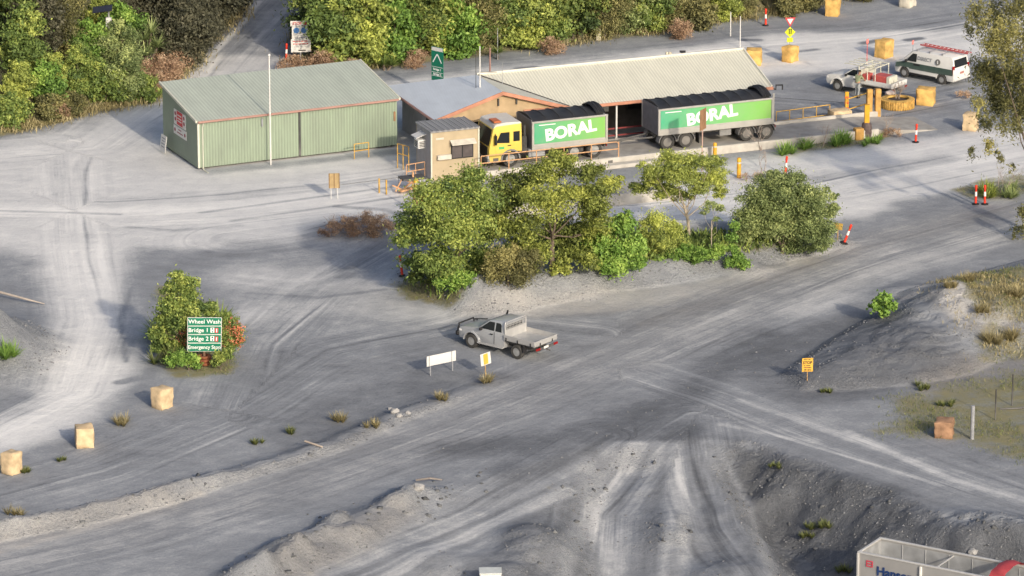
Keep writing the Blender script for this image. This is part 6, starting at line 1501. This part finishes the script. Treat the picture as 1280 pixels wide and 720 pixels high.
NM = dict(lush=('broad_tree', 'mid green bushy'), deep=('broad_tree', 'dark green dense'), gold=('broad_tree', 'yellow-green'), olive=('eucalyptus_tree', 'olive loose leaved'), bright=('broad_tree', 'bright green leafy'), grey=('broad_tree', 'grey-green fine leaved'), shade=('broad_tree', 'deeply shaded dark'), bush=('leafy_bush', 'low mid green'), dry=('dry_scrub', 'low dry tan'), obush=('leafy_bush', 'low olive'))
protos = {}
def fplace(kind, px, py, where, sc_=1.0, group='trees of the forest edge'):
    q = GT(px, py); q.z -= .1; nm, adj = NM[kind]; noun = {'dry_scrub': 'scrub', 'leafy_bush': 'bush'}.get(nm, 'tree')
    lab = '%s %s %s' % (adj, noun, where); rz = random.random() * 6.28; s = (sc_ * (.92 + .16 * random.random()), sc_ * (.92 + .16 * random.random()), sc_)
    if kind not in protos: o = protos[kind] = plant_variant(VS[kind], nm, lab, q, rz, s, group); o['category'] = noun
    else: o = dup(protos[kind], q, rz, lab, s)
    o['group'] = group; return o
FR = [('deep', 400, 62, 'just right of the stacked white safety notices', .9), ('lush', 428, 76, 'at the forest front above the shed roof corner', .95), ('gold', 462, 80, 'at the forest front between shed and green arrow sign', 1.0), ('bright', 494, 76, 'at the forest front left of the green arrow sign', 1.1),
      ('deep', 520, 66, 'close behind the left edge of the green arrow sign', .9), ('gold', 548, 66, 'directly behind the green arrow sign', .9), ('bright', 572, 70, 'at the forest front right of the green arrow sign', 1.0), ('olive', 600, 62, 'behind the tall white aerial mast', .95), ('lush', 628, 58, 'behind the dark red pole', .9),
      ('gold', 660, 60, 'at the forest front right of the red pole', .95), ('lush', 690, 56, 'above the left third of the cream roof', .9), ('deep', 716, 48, 'left of the small cream and green cabinet', .9), ('olive', 756, 48, 'right of the small cream and green cabinet', .85), ('grey', 786, 42, 'above the middle of the cream roof', 1.0), ('lush', 812, 40, 'above the white pipes on the roof line', .8), ('olive', 842, 36, 'behind the black camera on the roof line', .85), ('obush', 872, 36, 'at the forest front left of the pale poles', 1.1), ('gold', 908, 26, 'behind the two pale poles', .55), ('olive', 930, 20, 'right of the two pale poles', .6), ('obush', 985, 20, 'above the yellow diamond sign', .8), ('obush', 1010, 14, 'left of the yellow block by the top edge', .8), ('obush', 1080, 2, 'between the two blocks at the top edge', .7)]
for k, px, py, wh, s in FR: fplace(k, px, py, wh, s)
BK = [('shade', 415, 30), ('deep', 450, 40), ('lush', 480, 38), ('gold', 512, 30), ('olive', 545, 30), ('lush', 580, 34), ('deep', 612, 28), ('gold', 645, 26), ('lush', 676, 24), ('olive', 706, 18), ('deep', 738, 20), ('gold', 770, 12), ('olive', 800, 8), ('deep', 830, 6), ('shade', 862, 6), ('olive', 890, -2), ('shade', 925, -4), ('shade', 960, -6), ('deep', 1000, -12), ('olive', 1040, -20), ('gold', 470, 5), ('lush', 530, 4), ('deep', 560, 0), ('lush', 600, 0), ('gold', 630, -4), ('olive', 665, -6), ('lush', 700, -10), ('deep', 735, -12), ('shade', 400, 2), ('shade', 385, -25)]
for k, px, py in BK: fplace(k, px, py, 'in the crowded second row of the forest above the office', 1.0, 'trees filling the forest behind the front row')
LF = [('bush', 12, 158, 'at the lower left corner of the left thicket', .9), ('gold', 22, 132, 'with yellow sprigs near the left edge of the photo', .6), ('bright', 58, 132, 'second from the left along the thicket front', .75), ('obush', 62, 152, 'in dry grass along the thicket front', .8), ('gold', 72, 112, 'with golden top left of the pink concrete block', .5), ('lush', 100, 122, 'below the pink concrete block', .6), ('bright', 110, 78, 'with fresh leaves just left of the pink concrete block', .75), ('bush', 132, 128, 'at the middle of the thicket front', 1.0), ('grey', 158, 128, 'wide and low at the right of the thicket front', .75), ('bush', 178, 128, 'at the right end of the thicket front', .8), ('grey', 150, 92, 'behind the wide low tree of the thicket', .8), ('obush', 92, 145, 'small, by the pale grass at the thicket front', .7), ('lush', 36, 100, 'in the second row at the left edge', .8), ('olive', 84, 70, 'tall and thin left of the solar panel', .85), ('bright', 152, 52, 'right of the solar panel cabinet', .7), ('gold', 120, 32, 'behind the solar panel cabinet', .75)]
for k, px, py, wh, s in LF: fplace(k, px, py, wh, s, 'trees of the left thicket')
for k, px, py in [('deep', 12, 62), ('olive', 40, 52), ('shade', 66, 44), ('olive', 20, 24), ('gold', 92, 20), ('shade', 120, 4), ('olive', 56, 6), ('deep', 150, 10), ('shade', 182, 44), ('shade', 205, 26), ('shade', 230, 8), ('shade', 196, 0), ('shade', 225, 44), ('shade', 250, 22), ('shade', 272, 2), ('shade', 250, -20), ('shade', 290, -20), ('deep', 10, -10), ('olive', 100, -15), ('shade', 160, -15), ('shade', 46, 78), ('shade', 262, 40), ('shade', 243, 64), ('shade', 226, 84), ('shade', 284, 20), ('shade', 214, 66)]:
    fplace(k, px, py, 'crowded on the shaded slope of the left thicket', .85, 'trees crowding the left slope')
for i, (px, py, wh, s) in enumerate([(208, 104, 'at the right tip of the left thicket', 1.2), (196, 118, 'low at the thicket edge left of the shed', 1.0), (216, 88, 'beside the pale kerb of the cutting road', 1.0), (365, 90, 'in a golden clump below the safety notices', .8), (402, 88, 'in the second golden clump right of the notices', .9), (440, 92, 'on the verge above the shed roof corner', .7), (520, 84, 'at the verge left of the arrow sign', .8), (70, 150, 'along the front grass of the left thicket', .8), (690, 68, 'at the verge above the cream roof', .8), (850, 48, 'at the verge near the black camera', .9), (180, 100, 'under the spiky plant', .9)]):
    fplace('dry', px, py, wh, s, 'dry scrub along the forest verge')
for i, (px, py, l, hs, L) in enumerate([(180, 82, 'large spiky pandanus in the left thicket', [(0, 0, 1.7), (-.8, .2, 1.2), (.9, .1, 1.2), (.2, -.5, .8), (.5, .4, 2.1)], 1.3), (206, 74, 'smaller pale spiky plant right of the pandanus', [(0, 0, .5), (.6, 0, .4)], 1.1), (480, 88, 'spiky plant at the forest verge above the shed', [(0, 0, .4), (.5, .1, .3)], 1.1), (622, 74, 'pale spiky plant by the thin grey pole', [(0, 0, .4)], 1.0), (12, 140, 'dark spiky plant at the far left thicket front', [(0, 0, .4), (.6, 0, .3)], 1.1)]):
    q = GT(px, py); o = thing('spiky_plant', l, 'plant', q); blades(300 + i, hs, 75, L, .045, LM['grey' if i < 2 else 'lush'], o, .35, .3)
    b = B()
    for h in hs: b.tube([(h[0] * .2, h[1] * .2, -.2), h], [.09, .06], 6)
    b.done('stem', bark, o)

# ------------------------------------------------------------------ grass and loose stone (uncountable)
def scatter(mask, n, seed, ylim=(-50, 88), xlim=(-42, 42)):
    r = np.random.default_rng(seed); m = mask.copy(); m[(Y < ylim[0]) | (Y > ylim[1]) | (X < xlim[0]) | (X > xlim[1])] = 0
    p = m.ravel(); p = p / p.sum(); i = r.choice(p.size, n, p=p)
    x = X.ravel()[i] + (r.random(n) - .5) * .25; y = Y.ravel()[i] + (r.random(n) - .5) * .25
    return x, y, hgt(x, y), r
def grassfield(name, label, mask, n, seed, h0, h1, m, w_=.016):
    x, y, z, r = scatter(mask, n, seed); h = h0 + (h1 - h0) * r.random(n) ** 1.6
    up = np.stack([r.normal(size=n) * .35, r.normal(size=n) * .35, np.ones(n)], 1); Nn = np.stack([r.normal(size=n), r.normal(size=n), .25 * np.ones(n)], 1)
    C_ = np.stack([x, y, z], 1) + up * (h * .42)[:, None]
    o = leafobj(name, C_, Nn, h * .5, .45 + .22 * r.normal(size=n), m, None, w_ / .12, up); return tag(o, label, None, kind='stuff')
dry_ = np.clip(area([(1150, 368), (1200, 345), (1310, 325), (1310, 440), (1210, 450), (1190, 415)], .8) * (.25 + grass) * sst(.44, .6, fbm(X * .5, Y * .5, 73)), 0, 1)
grassfield('dry_grass', 'dry golden grass over the back of the dune by the right edge', dry_ + 1e-9, 3800, 406, .10, .38, LM['dryg'])
gpatch = np.clip(grass, 0, 1) * (hill < .3) * sst(.34, .58, fbm(X * .45, Y * .45, 70))
grassfield('short_grass', 'short green grass in patches on the slope and the islands', gpatch, 15000, 401, .07, .28, LM['grass'])
edge = np.exp(-((np.maximum(dl, dr) - .6) / .9) ** 2)
grassfield('verge_grass', 'tall dry pale grass along the foot of the wooded slopes', edge * sst(.40, .55, fbm(X * .3, Y * .3, 71)), 16000, 402, .18, .60, LM['dryg'])
under = np.clip(sst(.8, 2, np.maximum(dl, dr)), 0, 1) * (Y < 84)
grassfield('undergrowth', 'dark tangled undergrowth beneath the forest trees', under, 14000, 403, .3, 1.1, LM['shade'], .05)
isl = sst(.2, 1.4, psd(X, Y, ISLE)) * np.clip(grass, 0, 1)
grassfield('island_grass', 'rank green grass and weeds under the island trees', isl, 6000, 404, .2, .6, LM['lush'], .03)
def stones(name, label, mask, n, seed, s0, s1, m):
    x, y, z, r = scatter(mask, n, seed); s = s0 + (s1 - s0) * r.random(n) ** 3
    base = np.array([(1, 0, -.2), (-.5, .87, -.2), (-.5, -.87, -.2), (0, 0, .9), (.5, .6, .45), (-.7, 0, .5), (.4, -.7, .4)])
    F_ = np.array([(0, 1, 4), (0, 4, 6), (0, 6, 2), (1, 5, 4), (4, 5, 3), (4, 3, 6), (6, 3, 5), (6, 5, 2), (5, 1, 2)])
    a = r.random(n) * 6.283; c, d = np.cos(a), np.sin(a)
    V = base[None] * (1 + .35 * r.normal(size=(n, 7, 1))) * s[:, None, None]
    V = np.stack([V[..., 0] * c[:, None] - V[..., 1] * d[:, None], V[..., 0] * d[:, None] + V[..., 1] * c[:, None], V[..., 2] * .75], -1) + np.stack([x, y, z], 1)[:, None]
    f = (F_[None] + 7 * np.arange(n)[:, None, None]).reshape(-1)
    me = bpy.data.meshes.new(name); me.vertices.add(7 * n); me.vertices.foreach_set('co', V.astype(np.float32).ravel()); me.loops.add(len(f)); me.loops.foreach_set('vertex_index', f.astype(np.int32))
    me.polygons.add(len(f) // 3); me.polygons.foreach_set('loop_start', np.arange(0, len(f), 3, dtype=np.int32)); me.update(calc_edges=True); me.materials.append(m)
    o = bpy.data.objects.new(name, me); COL.objects.link(o); return tag(o, label, None, kind='stuff')
stones('loose_stones', 'loose grey stones and clods on the spoil heaps and berms', (clod + .12 * sst(.3, .15, tone)) * (hill < .3), 12000, 501, .015, .085, mat('loose_stone', (.20, .205, .215), .95, var=.35, scale=.6))
dp = pdist(X, Y, PILE)[0]; pit_ = sst(.15, .4, clod) * (Y < -20)
stones('broken_rock', 'scattered broken dark rocks on the spoil pile and the pit slope', pit_ + 1.5 * np.exp(-(dp / 1.4) ** 2) * (hill < .3), 420, 502, .05, .20, mat('broken_rock', (.13, .135, .14), .95, var=.4, scale=1.5))
